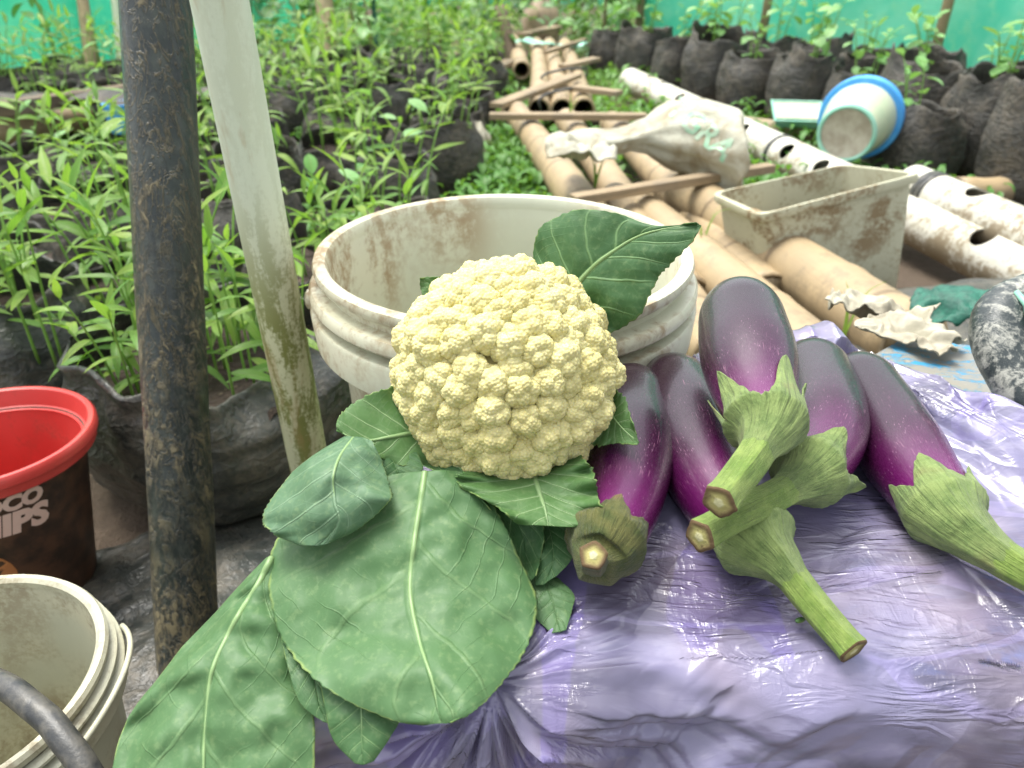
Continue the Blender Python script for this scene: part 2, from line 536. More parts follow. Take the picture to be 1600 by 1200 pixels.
def mat_plastic(name, base, stain, s_amt=0.6, rough=0.42, scale=9, thr=(0.52, 0.68), bumpd=0.0006, pale=None, vert=True, trl=0.0):
    m = M(name); w = m.obj
    sv = m.map(w, (1, 1, 0.4 if vert else 1))
    a = m.noise(sv, scale, 6, 0.68, 0.5); b = m.noise(w, scale * 9, 4, 0.7, 0.3); c = m.noise(w, scale * 0.45, 2)
    s = ((a * 0.65 + b * 0.35).sm(*thr)) * c.sm(0.34, 0.55)
    col = base if pale is None else m.mix(c.sm(0.35, 0.65), base, pale)
    col = m.mix(s * s_amt, col, stain)
    specks = b.sm(0.70, 0.76)
    col = m.mix(specks * 0.5 * s_amt, col, tuple(x * 0.35 for x in stain))
    nrm = m.bump(b * 0.4 + a * 0.3, bumpd)
    sh = m.bsdf(col, s * 0.3 + rough, nrm)
    if trl > 0: sh = m.mixsh(trl, sh, m.transl(col))
    return m.done(sh)

def mat_pvc():
    m = M("muddy_pvc"); w = m.obj
    z = m.xyz(w)[2]
    a = m.noise(w, 9, 6, 0.68, 0.5); b = m.noise(w, 70, 4, 0.7, 0.3)
    low = z.sm(0.05, -0.035)
    s_ = (a * 0.6 + b * 0.4 + low * 0.16).sm(0.52, 0.64)
    col = m.mix(a.sm(0.35, 0.65), (0.60, 0.59, 0.52), (0.52, 0.50, 0.40))
    col = m.mix(s_ * 0.85, col, (0.20, 0.145, 0.08))
    return m.done(m.bsdf(col, s_ * 0.3 + 0.38, m.bump(a * 0.3 + b * 0.3, 0.0005)))

def mat_whitepipe():
    m = M("algae_stained_white_pipe"); w = m.obj
    x, y, z = m.xyz(w)
    sv = m.map(w, (1, 1, 0.22))
    a = m.noise(sv, 60, 6, 0.7, 0.4); b = m.noise(w, 240, 4, 0.7); c = m.noise(sv, 16, 3)
    low = z.sm(0.56, 0.36)
    alg = (a * 0.5 + b * 0.22 + c * 0.28).sm(0.45, 0.53) * (low * 0.95 + 0.12)
    band = (x * 45 + c * 1.5).sm(-0.6, 0.7)
    col = m.mix(low, (0.66, 0.78, 0.66), (0.60, 0.62, 0.38))
    col = m.mix(band * 0.35, col, (0.55, 0.54, 0.36))
    col = m.mix((alg * 0.85).clamp(), col, (0.17, 0.19, 0.035))
    brn = m.noise(sv, 26, 5, 0.7).sm(0.52, 0.66)
    col = m.mix(brn * 0.45, col, (0.36, 0.24, 0.10))
    col = m.mix(b.sm(0.74, 0.8) * 0.6, col, (0.10, 0.08, 0.05))
    return m.done(m.bsdf(col, 0.42, m.bump(a * 0.5 + b * 0.3, 0.0006)))

def mat_blackpole():
    m = M("muddy_black_pole"); w = m.obj
    z = m.xyz(w)[2]
    sv = m.map(w, (1, 1, 0.30), (0.2, 0.1, 0))
    a = m.noise(sv, 60, 8, 0.78, 0.8); b = m.noise(m.map(w, (1, 1, 0.7), (0.5, 0.5, 0.2)), 110, 5, 0.72, 1.4); c = m.noise(w, 9, 3)
    low = z.sm(0.65, 0.05, 0.0, 0.075)
    line = 1.0 - (m.noise(m.map(w, (1, 1, 0.3), (0.3, 0.6, 0)), 36, 5, 0.65, 1.6) * 2 - 1.0).abs() * 16
    mud = ((a * 0.55 + b * 0.45 + low).sm(0.525, 0.61) * c.sm(0.30, 0.52)).max(line.clamp() * 0.7 * c.sm(0.36, 0.55))
    col = m.mix(c, (0.006, 0.010, 0.010), (0.020, 0.031, 0.029))
    col = m.mix(m.noise(sv, 90, 4, 0.7).sm(0.40, 0.72) * 0.35, col, (0.11, 0.125, 0.10))
    col = m.mix((mud * 0.75).clamp(), col, (0.24, 0.20, 0.11))
    col = m.mix(b.sm(0.74, 0.79) * 0.6, col, (0.5, 0.46, 0.36))
    return m.done(m.bsdf(col, mud * 0.3 + 0.32, m.bump(mud * 1.0 + a * 0.6 + b * 0.3, 0.0014)))

def mat_bamboo(name="bamboo_culm", c1=(0.40, 0.30, 0.17), c2=(0.31, 0.235, 0.135), grey=0.6):
    m = M(name); w = m.obj
    u, v, _ = m.xyz(m.uvs)
    st = m.noise(m.comb(u * 30, v * 3.0), 2.0, 5, 0.65)
    a = m.noise(w, 9, 4, 0.6); b = m.noise(w, 60, 4, 0.7)
    col = m.mix(a.sm(0.3, 0.7), c1, c2)
    col = m.mix(st.sm(0.5, 0.75) * 0.35, col, tuple(x * 0.55 for x in c2))
    col = m.mix(m.noise(w, 3.5, 4, 0.6).sm(0.52, 0.72) * grey, col, (0.26, 0.24, 0.20))
    col = m.mix(b.sm(0.70, 0.78) * 0.5, col, (0.07, 0.05, 0.03))
    col = m.mix((m.noise(w, 14, 5, 0.7) * 0.6 + b * 0.4).sm(0.50, 0.62) * 0.55, col, (0.20, 0.155, 0.095))
    node = ((v * 3.1 + m.rand()).fract() - 0.5).abs().sm(0.035, 0.01)
    col = m.mix(node * 0.65, col, (0.11, 0.075, 0.04))
    return m.done(m.bsdf(col, 0.55, m.bump(st * 0.4 + b * 0.25 - node * 0.6, 0.0015)))

def mat_wood(name, c1, c2, scale=1.0, grain_axis=0):
    m = M(name); w = m.obj
    sc = [14, 14, 14]; sc[grain_axis] = 1.4
    st = m.map(w, tuple(s * scale for s in sc))
    a = m.noise(st, 3.0, 6, 0.65, 0.6); b = m.noise(st, 12.0, 4, 0.6); c = m.noise(w, 6, 3)
    col = m.mix(a.sm(0.35, 0.65), c1, c2)
    col = m.mix(b.sm(0.55, 0.7) * 0.5, col, tuple(x * 0.4 for x in c1))
    col = m.mix(c.sm(0.55, 0.7) * 0.35, col, (0.12, 0.11, 0.09))
    return m.done(m.bsdf(col, 0.8, m.bump(a * 0.6 + b * 0.5, 0.002)))

def mat_bluewood():
    m = M("peeling_blue_paint"); w = m.obj
    a = m.noise(m.map(w, (1, 2.5, 1)), 22, 6, 0.7, 0.5); b = m.noise(w, 120, 4, 0.7); c = m.noise(w, 7, 3)
    peel = (a * 0.7 + b * 0.3).sm(0.42, 0.52)
    col = m.mix(c.sm(0.4, 0.6), (0.03, 0.24, 0.42), (0.10, 0.22, 0.25))
    col = m.mix(peel * 0.75, col, (0.27, 0.20, 0.11))
    col = m.mix(b.sm(0.62, 0.72) * 0.4, col, (0.45, 0.42, 0.34))
    return m.done(m.bsdf(col, 0.6, m.bump(peel * -0.6 + b * 0.3, 0.0012)))

def mat_net():
    m = M("green_shade_net"); w = m.world()
    a = m.noise(w, 2.5, 4, 0.6, 0.4); b = m.noise(w, 14, 4, 0.6)
    x, y, z = m.xyz(w)
    weave = ((z * 90).fract() - 0.5).abs().sm(0.25, 0.45)
    col = m.mix(a.sm(0.38, 0.62), (0.16, 0.76, 0.58), (0.38, 0.85, 0.66))
    col = m.mix(b.sm(0.5, 0.7) * 0.5, col, (0.50, 0.85, 0.58))
    p = m.bsdf(col, 0.6, m.bump(b * 0.5 + weave * 0.2, 0.01))
    t = m.transl(m.mix(0.3, col, (0.10, 0.85, 0.55)))
    return m.done(m.mixsh(0.55, p, t))

def mat_sack():
    m = M("woven_white_sack"); w = m.obj
    x, y, z = m.xyz(w)
    we = ((x * 260).fract() - 0.5).abs().sm(0.3, 0.5) * 0.5 + (((y + z) * 260).fract() - 0.5).abs().sm(0.3, 0.5) * 0.5
    a = m.noise(w, 12, 5, 0.65, 0.6); b = m.noise(m.map(w, (1, 4, 4)), 20, 4, 0.6)
    col = m.mix(a.sm(0.40, 0.68), (0.50, 0.50, 0.40), (0.32, 0.27, 0.17))
    col = m.mix(b.sm(0.55, 0.7) * 0.5, col, (0.30, 0.26, 0.18))
    return m.done(m.bsdf(col, 0.6, m.bump(we * 0.3 + b * 0.8, 0.004)))

def mat_simple(name, c, rough=0.6, c2=None, scale=20, bd=0.001, **k):
    m = M(name); w = m.obj
    a = m.noise(w, scale, 5, 0.65)
    col = m.mix(a.sm(0.35, 0.68), c, c2 or tuple(x * 0.7 for x in c))
    return m.done(m.bsdf(col, rough, m.bump(a, bd), **k))

def mat_rubber():
    m = M("dusty_black_rubber"); w = m.obj
    u, v, _ = m.xyz(m.uvs)
    a = m.noise(m.map(w, (1, 1, 0.45), (0.3, 0.6, 0.2)), 36, 6, 0.7, 0.9); b = m.noise(w, 170, 4, 0.7, 0.8)
    d = (a * 0.65 + b * 0.35).sm(0.47, 0.60)
    col = m.mix(a, (0.016, 0.022, 0.023), (0.05, 0.065, 0.066))
    col = m.mix(d * 0.72, col, (0.46, 0.46, 0.40))
    return m.done(m.bsdf(col, d * 0.25 + 0.35, m.bump(a * 0.8 + b * 0.3, 0.002)))

MAT = dict(
    soil=mat_soil(), potsoil=mat_potsoil(),
    film=mat_blackfilm(), film_near=mat_blackfilm("black_polythene_glossy", near=True, tint=(0.040, 0.046, 0.042), dusty=0.50),
    leaf_l=mat_seedleaf("seedling_leaf_lanceolate", (0.10, 0.25, 0.04), (0.32, 0.46, 0.075), 0.42),
    leaf_r=mat_seedleaf("seedling_leaf_round", (0.15, 0.36, 0.09), (0.28, 0.50, 0.20), 0.34),
    leaf_d=mat_seedleaf("bush_leaf", (0.09, 0.22, 0.08), (0.22, 0.38, 0.15), 0.28),
    stem=mat_stem("seedling_stem", (0.13, 0.32, 0.04), (0.24, 0.40, 0.08)),
    weed=mat_seedleaf("weed_leaf", (0.07, 0.22, 0.03), (0.14, 0.32, 0.05), 0.34),
    curd=mat_curd(), egg=mat_eggplant(), cut=mat_cut(),
    cal1=mat_calyx("eggplant_calyx_pale", (0.105, 0.165, 0.048), (0.215, 0.285, 0.095), 0.5),
    cal2=mat_calyx("eggplant_calyx_brown", (0.036, 0.056, 0.012), (0.105, 0.105, 0.030), 0.8),
    ped=mat_calyx("eggplant_stalk", (0.13, 0.22, 0.036), (0.235, 0.32, 0.078), 0.2),
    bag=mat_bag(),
    bucket=mat_plastic("stained_white_bucket", (0.55, 0.58, 0.45), (0.28, 0.18, 0.08), 0.85, 0.34, 9, (0.44, 0.58), pale=(0.62, 0.60, 0.44), bumpd=0.0003),
    bucket2=mat_plastic("chalky_white_bucket", (0.43, 0.44, 0.34), (0.20, 0.15, 0.085), 0.65, 0.45, 20, (0.46, 0.62), pale=(0.49, 0.47, 0.34)),
    red=mat_plastic("red_tub_rim", (0.50, 0.040, 0.034), (0.16, 0.06, 0.03), 0.5, 0.36, 26, (0.50, 0.66), pale=(0.56, 0.060, 0.050), bumpd=0.0003),
    brownprint=mat_simple("brown_printed_label", (0.030, 0.015, 0.010), 0.5, (0.10, 0.045, 0.025), 30),
    tanprint=mat_simple("orange_brown_print", (0.36, 0.13, 0.045), 0.4, (0.46, 0.20, 0.07), 9),
    yelprint=mat_simple("yellow_print", (0.72, 0.36, 0.02), 0.4, (0.80, 0.48, 0.05), 9),
    letter=mat_simple("pink_white_print", (0.68, 0.46, 0.40), 0.4, (0.74, 0.54, 0.48), 12),
    pipe=mat_whitepipe(), pole=mat_blackpole(), bamboo=mat_bamboo(), bamboo2=mat_bamboo("weathered_bamboo", (0.34, 0.26, 0.15), (0.25, 0.20, 0.12), 0.5),
    pvc=mat_pvc(),
    tub=mat_plastic("weathered_tub", (0.46, 0.46, 0.33), (0.19, 0.125, 0.055), 0.85, 0.55, 11, (0.47, 0.58), bumpd=0.0015, vert=False),
    wood=mat_wood("grey_brown_wood", (0.15, 0.11, 0.065), (0.09, 0.068, 0.045)),
    slat=mat_wood("pale_wood_slat", (0.34, 0.26, 0.16), (0.24, 0.185, 0.115)),
    blue=mat_bluewood(), net=mat_net(), sack=mat_sack(), rubber=mat_rubber(),
    hose=mat_simple("scuffed_black_hose", (0.025, 0.028, 0.03), 0.42, (0.10, 0.095, 0.08), 60),
    cream=mat_simple("cream_plastic", (0.42, 0.50, 0.34), 0.4, (0.52, 0.55, 0.38), 12),
    bluep=mat_simple("blue_plastic", (0.05, 0.30, 0.72), 0.35, (0.10, 0.40, 0.78), 12),
    mint=mat_simple("mint_plastic", (0.20, 0.48, 0.36), 0.4, (0.30, 0.55, 0.42), 12),
    greenprint=mat_simple("faded_green_print", (0.25, 0.50, 0.32), 0.6, (0.45, 0.55, 0.42), 40),
    scrap=mat_simple("dirty_white_scrap", (0.42, 0.40, 0.31), 0.6, (0.28, 0.25, 0.18), 18, 0.003),
    greennet=mat_simple("dark_green_net", (0.015, 0.13, 0.085), 0.6, (0.01, 0.07, 0.05), 50, 0.004),
    stake=mat_wood("stake_wood", (0.33, 0.27, 0.14), (0.22, 0.19, 0.10), 1.0, 2),
    pink=mat_simple("pinkish_jar", (0.50, 0.36, 0.27), 0.6),
)

# ================================================================== SETTING
# ground
n = 90
gx = np.concatenate([np.linspace(-30, -4, 14), np.linspace(-3.7, 3.7, n), np.linspace(4, 30, 14)])
gy = np.concatenate([np.linspace(-8, -0.5, 6), np.linspace(-0.2, 8, 100), np.linspace(8.6, 60, 14)])
GX, GY = np.meshgrid(gx, gy)
GZ = 0.016 * fbm(GX * 3, GY * 3, 0, 5, 3) - 0.012
GZ -= 0.02
ground = obj("ground", np.stack([GX, GY, GZ], -1).reshape(-1, 3), grid_faces(len(gx), len(gy)), MAT['soil'])
tag(ground, kind='structure')

def crisp(o, ang=38):
    try: o.data.set_sharp_from_angle(angle=R(ang))
    except Exception: pass
# green shade-net walls
def net_wall(p0, p1, z1, label, seed):
    p0 = np.array(p0); p1 = np.array(p1); L = np.linalg.norm(p1 - p0)
    nu, nv = 70, 14
    V = []
    dr = (p1 - p0) / L; nr = np.array([-dr[1], dr[0]])
    for j in range(nv):
        for i in range(nu):
            s = i / (nu - 1); z = -0.03 + (z1 + 0.03) * j / (nv - 1)
            w = 0.05 * math.sin(s * L * 5 + seed) * (0.4 + 0.6 * math.sin(math.pi * j / (nv - 1))) + 0.03 * float(vnoise(s * L * 3, z * 2, 0, seed))
            q = p0 + (p1 - p0) * s + nr * w
            V.append((q[0] - p0[0], q[1] - p0[1], z))
    t = thing("net_wall", (p0[0], p0[1], 0), label, "net wall")
    o = obj("net", V, grid_faces(nu, nv), MAT['net'], t)
    md = o.modifiers.new("thick", 'SOLIDIFY'); md.thickness = 0.003
    k = max(2, int(L / 0.9))
    for i in range(k + 1):
        q = (p1 - p0) * i / k + nr * -0.085
        V2, F2, uv = tube([(q[0], q[1], -0.03), (q[0] + 0.01, q[1], z1 * 0.5), (q[0] + 0.02, q[1], z1 + 0.05)], [0.028, 0.025, 0.022], 8)
        obj("post", V2, F2, MAT['stake'], t, uv=uv)
    return t
net_wall((-3.3, 2.9), (-1.5, 6.4), 1.0, "teal green shade net wall behind the seedlings on the left side", 1)
net_wall((0.9, 5.6), (3.2, 2.3), 1.0, "bright green shade net wall behind the large black polybags at right", 4)
net_wall((-4.5, 11.0), (4.5, 11.0), 1.3, "distant green shade net at the far end of the path", 9)

# ================================================================== PLANTS
def leaf_mesh(name, L, W, droop, shape, mat, fold=0.25, twist=0.0):
    """one seedling leaf along +X from the origin"""
    nu, nv = 5, 8
    V = []; uv = []
    ang = 0.0; x = z = 0.0
    for j in range(nv):
        t = j / (nv - 1)
        if j: 
            ang = -droop * t
            x += L / (nv - 1) * math.cos(ang); z += L / (nv - 1) * math.sin(ang)
        w = W * (shape(t)) * 0.5
        for i in range(nu):
            s = (i / (nu - 1) - 0.5) * 2
            zz = abs(s) * w * fold + 0.05 * w * math.sin(9 * t + i)
            tw = twist * t
            yy = s * w
            V.append((x, yy * math.cos(tw) - zz * math.sin(tw), z + zz * math.cos(tw) + yy * math.sin(tw)))
            uv.append((i / (nu - 1), t))
    return make_mesh(name, V, grid_faces(nu, nv), mat, True, uv)

lanc = lambda t: (math.sin(math.pi * min(1, max(0.0, t)) ** 0.75) ** 0.9) * (1 - 0.25 * t) + 0.06 * (t < 0.98)
rnd = lambda t: 0.08 if t < 0.22 else (math.sin(math.pi * (t - 0.2) / 0.8) ** 0.55 if t < 0.995 else 0.02)
LANC = [leaf_mesh("leaf", 0.088, 0.018, d, lanc, MAT['leaf_l'], f, tw) for d, f, tw in ((0.5, 0.3, 0.2), (0.9, 0.2, -0.3), (1.3, 0.35, 0.5), (0.2, 0.4, -0.1))]
ROUND = [leaf_mesh("leaf", 0.075, 0.040, d, rnd, MAT['leaf_r'], f, tw) for d, f, tw in ((0.4, 0.2, 0.2), (0.9, 0.15, -0.3), (0.7, 0.3, 0.3))]

def add_leaf(parent, me, loc, az, pitch, sc, roll=0.0):
    o = mobj("leaf", me, parent)
    o.location = loc; o.rotation_euler = Euler((roll, -pitch, az), 'XYZ'); o.scale = (sc, sc, sc)
    return o

def seedling_proto(seed, leaves, nst, hgt, spread, nl, name, ls=1.0, pitch0=0.6, mat='stem', sr=0.0022):
    r = random.Random(seed)
    root = bpy.data.objects.new(name, None); root.empty_display_size = 0.02; link(root)
    for s in range(nst):
        a = r.uniform(0, 6.28); q = r.uniform(0.1, 1) * spread
        bx, by = math.cos(a) * q, math.sin(a) * q
        h = hgt * r.uniform(0.6, 1.05); ln = r.uniform(0.05, 0.35) * h
        la = a + r.uniform(-0.8, 0.8)
        pts = [(bx, by, -0.01), (bx + 0.2 * ln * math.cos(la), by + 0.2 * ln * math.sin(la), h * 0.35),
               (bx + 0.55 * ln * math.cos(la), by + 0.55 * ln * math.sin(la), h * 0.7), (bx + ln * math.cos(la), by + ln * math.sin(la), h)]
        sp = crom(pts, 9)
        V, F, uv = tube(sp, np.linspace(sr * 1.15, sr * 0.5, 9), 6)
        obj("stem", V, F, MAT[mat], root, uv=uv)
        az = r.uniform(0, 6.28)
        for k in range(nl):
            t = 0.30 + 0.70 * k / max(1, nl - 1)
            p = sp[min(8, int(round(t * 8)))]
            az += 2.4 + r.uniform(-0.4, 0.4)
            pit = pitch0 - (1 - t) * 0.7 + r.uniform(-0.25, 0.25) + (0.35 if k >= nl - 2 else 0)
            add_leaf(root, r.choice(leaves), tuple(p), az, pit, ls * r.uniform(0.65, 1.15) * (0.75 if k == nl - 1 else 1), r.uniform(-0.4, 0.4))
    return root

def copy_tree(o, parent=None):
    c = o.copy(); link(c); c.parent = parent
    for ch in list(o.children):
        copy_tree(ch, c)
    return c

def polybag_meshes(seed, rad, h, mat, nth=48, nz=16, fold=0.12, flop=0.5):
    """wrinkled black polythene growing bag: film sheet turned over at the rim, and the soil inside"""
    th = np.arange(nth) / nth * 2 * math.pi
    rows = []
    cx, cy = np.cos(th), np.sin(th)
    hz = h * (1 + 0.20 * flop * vnoise(cx * 1.6 + 5, cy * 1.6, 0, seed) + 0.03 * vnoise(cx * 4, cy * 4, 3, seed))
    sq = 1 + 0.05 * np.cos(4 * (th + seed))
    def rr(t):
        b = rad * (0.92 + 0.08 * math.sin(math.pi * min(1.0, t * 1.1)) - 0.10 * max(0.0, 0.08 - t) / 0.08)
        lo = fold * 0.6 * vnoise(cx * 1.4, cy * 1.4, t * 1.2, seed + 1)
        hi = (np.maximum(vnoise(cx * 5 + t, cy * 5, t * 1.5, seed + 2), vnoise(cx * 5 - t, cy * 5, t * 1.5, seed + 3)) - 0.25) * (0.02 + 0.08 * flop * sstep(t, 0.55, 1.0))
        pin = -0.22 * flop * sstep(t, 0.72, 1.0) * sstep(vnoise(cx * 1.3 + 4, cy * 1.3, 0, seed + 5), -0.1, 0.7)
        return b * (1 + lo + hi + pin) * sq
    for j in range(nz):
        t = j / (nz - 1)
        r_ = rr(t)
        wob = 0.004 * vnoise(cx * 4, cy * 4, t * 9 + 10, seed + 4) + 0.003 * (1 - 2 * np.abs(vnoise(cx * 2, cy * 2, t * 16, seed + 8)))
        rows.append(np.stack([cx * (r_ + wob), cy * (r_ + wob), t * hz], 1))
    top = rr(1.0)
    rows.append(np.stack([cx * (top - 0.0015), cy * (top - 0.0015), hz * 1.006], 1))
    for t in (0.98, 0.9, 0.82, 0.7):
        r_ = rr(t) - 0.004
        rows.append(np.stack([cx * r_, cy * r_, t * hz * 1.0], 1))
    V = np.vstack(rows)
    film = make_mesh("bag_film", V, grid_faces(nth, len(rows), True), mat)
    sr = []
    for j in range(7):
        t = j / 6
        rs = rr(0.78) * 0.97 * t + 1e-4
        sr.append(np.stack([cx * rs, cy * rs, h * (0.76 + 0.04 * (1 - t)) + 0.010 * vnoise(cx * t * 5, cy * t * 5, 0, seed + 9)], 1))
    soil = make_mesh("soil", np.vstack(sr), grid_faces(nth, 7, True), MAT['potsoil'])
    return film, soil

def add_bag(meshes, x, y, rz, sc, label, group, tilt=(0, 0), z=0.0):
    t = thing("polybag", (x, y, z), label, "polybag", group, rz)
    t.rotation_euler = (tilt[0], tilt[1], rz); t.scale = sc
    mobj("bag_film", meshes[0], t); mobj("soil", meshes[1], t)
    return t

ORD = ["first", "second", "third", "fourth", "fifth", "sixth", "seventh", "eighth", "ninth", "tenth", "eleventh", "twelfth", "thirteenth", "fourteenth"]

LB = [polybag_meshes(s, 0.145, 0.19, MAT['film'], fold=0.08, flop=0.9) for s in (11, 12, 13, 14, 15)]
LP = [seedling_proto(100 + i, LANC, 8, 0.24, 0.105, 6, "seedling_clump", 0.98) for i in range(5)]
LP2 = [seedling_proto(140 + i, LANC + ROUND[:1], 6, 0.20, 0.11, 6, "seedling_clump", 0.95) for i in range(4)]
used = set()
def place_proto(pool, k, x, y, z, rz, sc, label, cat, group):
    p = pool[k % len(pool)]
    o = copy_tree(p) if p.name in used else p
    used.add(p.name)
    o.location = (x, y, z); o.rotation_euler = (0, 0, rz); o.scale = (sc, sc, sc)
    tag(o, label, cat, group)
    return o

# three near bags get meshes of their own
NB = [(-0.44, 0.985, 0.195, 0.20, 31), (-0.86, 1.13, 0.17, 0.20, 32), (-0.225, 1.30, 0.14, 0.17, 33)]
nb_lab = ["large glossy black polybag directly behind the muddy black pole",
          "creased dusty black polybag behind the red tub at left edge",
          "black polybag standing just behind the big white bucket at its left"]
pl_lab = ["tall lime green seedlings growing in the bag behind the black pole",
          "long leaved green seedlings in the bag behind the red tub",
          "green seedlings rising just behind the left rim of the big white bucket"]
for i, (x, y, rd, hh, sd) in enumerate(NB):
    ms = polybag_meshes(sd, rd, hh, MAT['film_near'], 96, 30, 0.12, 1.0)
    add_bag(ms, x, y, 0, (1, 1, 1), nb_lab[i], "polybags of the left bed")
    place_proto(LP, i + 2, x - 0.06, y + 0.05, hh * 0.80, i * 2.3 + 1, (1.0, 0.95, 0.8)[i], 'further back clump: ' + pl_lab[i], 'seedlings', 'seedling clumps of the left bed')
    place_proto(LP, i, x - 0.01, y + 0.015, hh * 0.82, i * 1.7, (1.05, 1.1, 0.9)[i], pl_lab[i], "seedlings", "seedling clumps of the left bed")

for i, (x, y, z, sc) in enumerate(((-0.98, 1.22, 0.15, 1.15), (-0.72, 1.05, 0.15, 0.95), (-0.66, 1.30, 0.12, 1.1), (-0.37, 0.94, 0.155, 0.85), (-0.50, 0.93, 0.155, 0.8))):
    place_proto(LP, i + 1, x, y, z, 2.1 * i + 0.7, sc, ("tall green seedlings cut by the left edge above the red tub", "low green seedlings just right above the red tub", "leafy green seedlings in the gap behind the two nearest black bags", "seedlings at the right of the near bag, between black pole and white pipe", "seedlings at the front left of the near bag beside the black pole")[i], 'seedlings', 'seedling clumps of the left bed')
row = 0; kk = 3
for y0 in (1.42, 1.76, 2.10, 2.46, 2.84, 3.24, 3.66, 4.10, 4.56):
    row += 1
    lim = -(0.58 * y0 + 0.13) - 0.12
    x = -0.30 - 0.06 * (row % 2) + (0.02 * row if row > 3 else 0)
    c = 0
    netx = -3.3 + (y0 - 2.9) * 0.514 + 0.22
    while x > max(lim, netx):
        jx, jy = random.uniform(-0.03, 0.03), random.uniform(-0.04, 0.04)
        sc = random.uniform(0.92, 1.12)
        if not ((row in (4, 5) and x < -1.1) or (row == 3 and x < -1.35)):
            lab = "dusty black polybag, %s from the path in %s row of left bed" % (ORD[c], ORD[row])
            add_bag(LB[kk % 5], x + jx, y0 + jy, random.uniform(0, 6.28), (sc, sc, random.uniform(0.85, 1.15)), lab, "polybags of the left bed")
            lab = "green seedlings in the %s bag from the path, %s row of left bed" % (ORD[c], ORD[row])
            place_proto(LP if (kk % 3) else LP2, kk, x + jx, y0 + jy, 0.155, random.uniform(0, 6.28), random.uniform(0.85, 1.2), lab, "seedlings", "seedling clumps of the left bed")
        kk += 1; c += 1
        x -= 0.33 + 0.02 * (row > 4)

# right bed of larger bags, set along a slanting line
RB = [polybag_meshes(s, 0.155, 0.34, MAT['film'], fold=0.07, flop=1.0) for s in (21, 22, 23, 24)]
RP = [seedling_proto(200 + i, ROUND, 3, 0.23, 0.06, 6, "round_leaved_seedling", 1.0, 0.45, sr=0.003) for i in range(5)]
e0 = np.array([1.66, 2.72]); dr = np.array([-0.398, 0.917]); nr = np.array([0.917, 0.398])
ri = 0
for r_ in range(3):
    for c in range(9):
        p = e0 + dr * (c * 0.315) + nr * (r_ * 0.34) + np.array([random.uniform(-0.03, 0.03), random.uniform(-0.03, 0.03)])
        if (p[0] - 0.9) / 2.3 + (p[1] - 5.6) / 3.3 > -0.14: continue
        if p[0] > 0.60 * p[1] + 0.45: continue
        hs = (1.02 - 0.035 * c) * random.uniform(0.84, 1.12)
        if (r_, c) in ((0, 2), (1, 1)): hs *= 0.8
        add_bag(RB[ri % 4], p[0], p[1], random.uniform(0, 6.28), (1, 1, hs), "tall black polybag, %s from the right in %s row of right bed" % (ORD[c], ORD[r_]), "polybags of the right bed")
        place_proto(RP, ri, p[0], p[1], 0.34 * hs * 0.83, random.uniform(0, 6.28), random.uniform(0.85, 1.25), "round leaved seedling in the %s bag from right, %s row of right bed" % (ORD[c], ORD[r_]), "seedling", "seedlings of the right bed")
        ri += 1
for (x, y, hs, lab, l2) in ((1.60, 2.36, 0.92, "black polybag with rolled rim standing before the bed beside the right edge", "round leaved seedling in the foremost polybag at right edge"),
                        (1.36, 2.66, 0.62, "short black polybag behind the blue rimmed pail", "small round leaved seedling growing behind the blue rimmed pail")):
    add_bag(RB[ri % 4], x, y, 1.0 * ri, (1, 1, hs), lab, "polybags of the right bed")
    place_proto(RP, ri, x, y, 0.34 * hs * 0.83, ri, 0.9, l2, "seedling", "seedlings of the right bed")
    ri += 1
V, F = lathe([(0.0, 0.0), (0.07, 0.0), (0.078, 0.02), (0.08, 0.20), (0.086, 0.21), (0.086, 0.225), (0.075, 0.23), (0.072, 0.2)], 40)
jug = obj("plastic_jug", V, F, MAT['bucket2']); jug.location = (1.475, 2.02, 0.0)
tag(jug, "dull white plastic jug cut by the right edge beside the polybags", "jug")

# bushes in the distance
def bush_proto(seed, h, rad, nleaf, size, mat):
    r = random.Random(seed)
    root = bpy.data.objects.new("leafy_bush", None); link(root)
    V, F, uv = tube(crom([(0, 0, -0.02), (0.02, 0, h * 0.3), (-0.02, 0.02, h * 0.75)], 7), np.linspace(0.018, 0.006, 7), 7)
    obj("stem", V, F, MAT['stake'], root, uv=uv)
    VV = []; FF = []; UU = []; o = 0
    base = leaf_mesh("tmp", 1.0, 0.5, 0.7, rnd, mat)
    bv = np.array([v.co[:] for v in base.vertices]); bf = [tuple(p.vertices) for p in base.polygons]
    bu = np.zeros((len(bv), 2)); 
    for l in base.loops: bu[l.vertex_index] = base.uv_layers[0].data[l.index].uv[:]
    for k in range(nleaf):
        a = r.uniform(0, 6.28); q = rad * r.uniform(0.1, 1) ** 0.6; z = h * r.uniform(0.12, 1.0)
        q *= math.sin(math.pi * min(0.95, z / h * 0.9 + 0.1)) ** 0.6 * (0.7 + 0.5 * math.sin(3 * a + seed))
        mt = Matrix.Translation((q * math.cos(a), q * math.sin(a), z)) @ Euler((r.uniform(-0.6, 0.6), -r.uniform(-0.5, 0.8), a + r.uniform(-0.8, 0.8))).to_matrix().to_4x4() @ Matrix.Scale(size * r.uniform(0.6, 1.3), 4)
        mm = np.array(mt)
        VV.append(bv @ mm[:3, :3].T + mm[:3, 3]); FF += [tuple(i + o for i in f) for f in bf]; UU.append(bu); o += len(bv)
    bpy.data.meshes.remove(base)
    f = obj("foliage", np.vstack(VV), FF, mat, root, uv=np.vstack(UU)); f['kind'] = 'stuff'
    return root
BP = [bush_proto(1, 0.62, 0.36, 150, 0.12, MAT['leaf_d']), bush_proto(2, 0.75, 0.42, 150, 0.14, MAT['leaf_r']), bush_proto(3, 0.5, 0.34, 130, 0.10, MAT['weed'])]
bi = 0
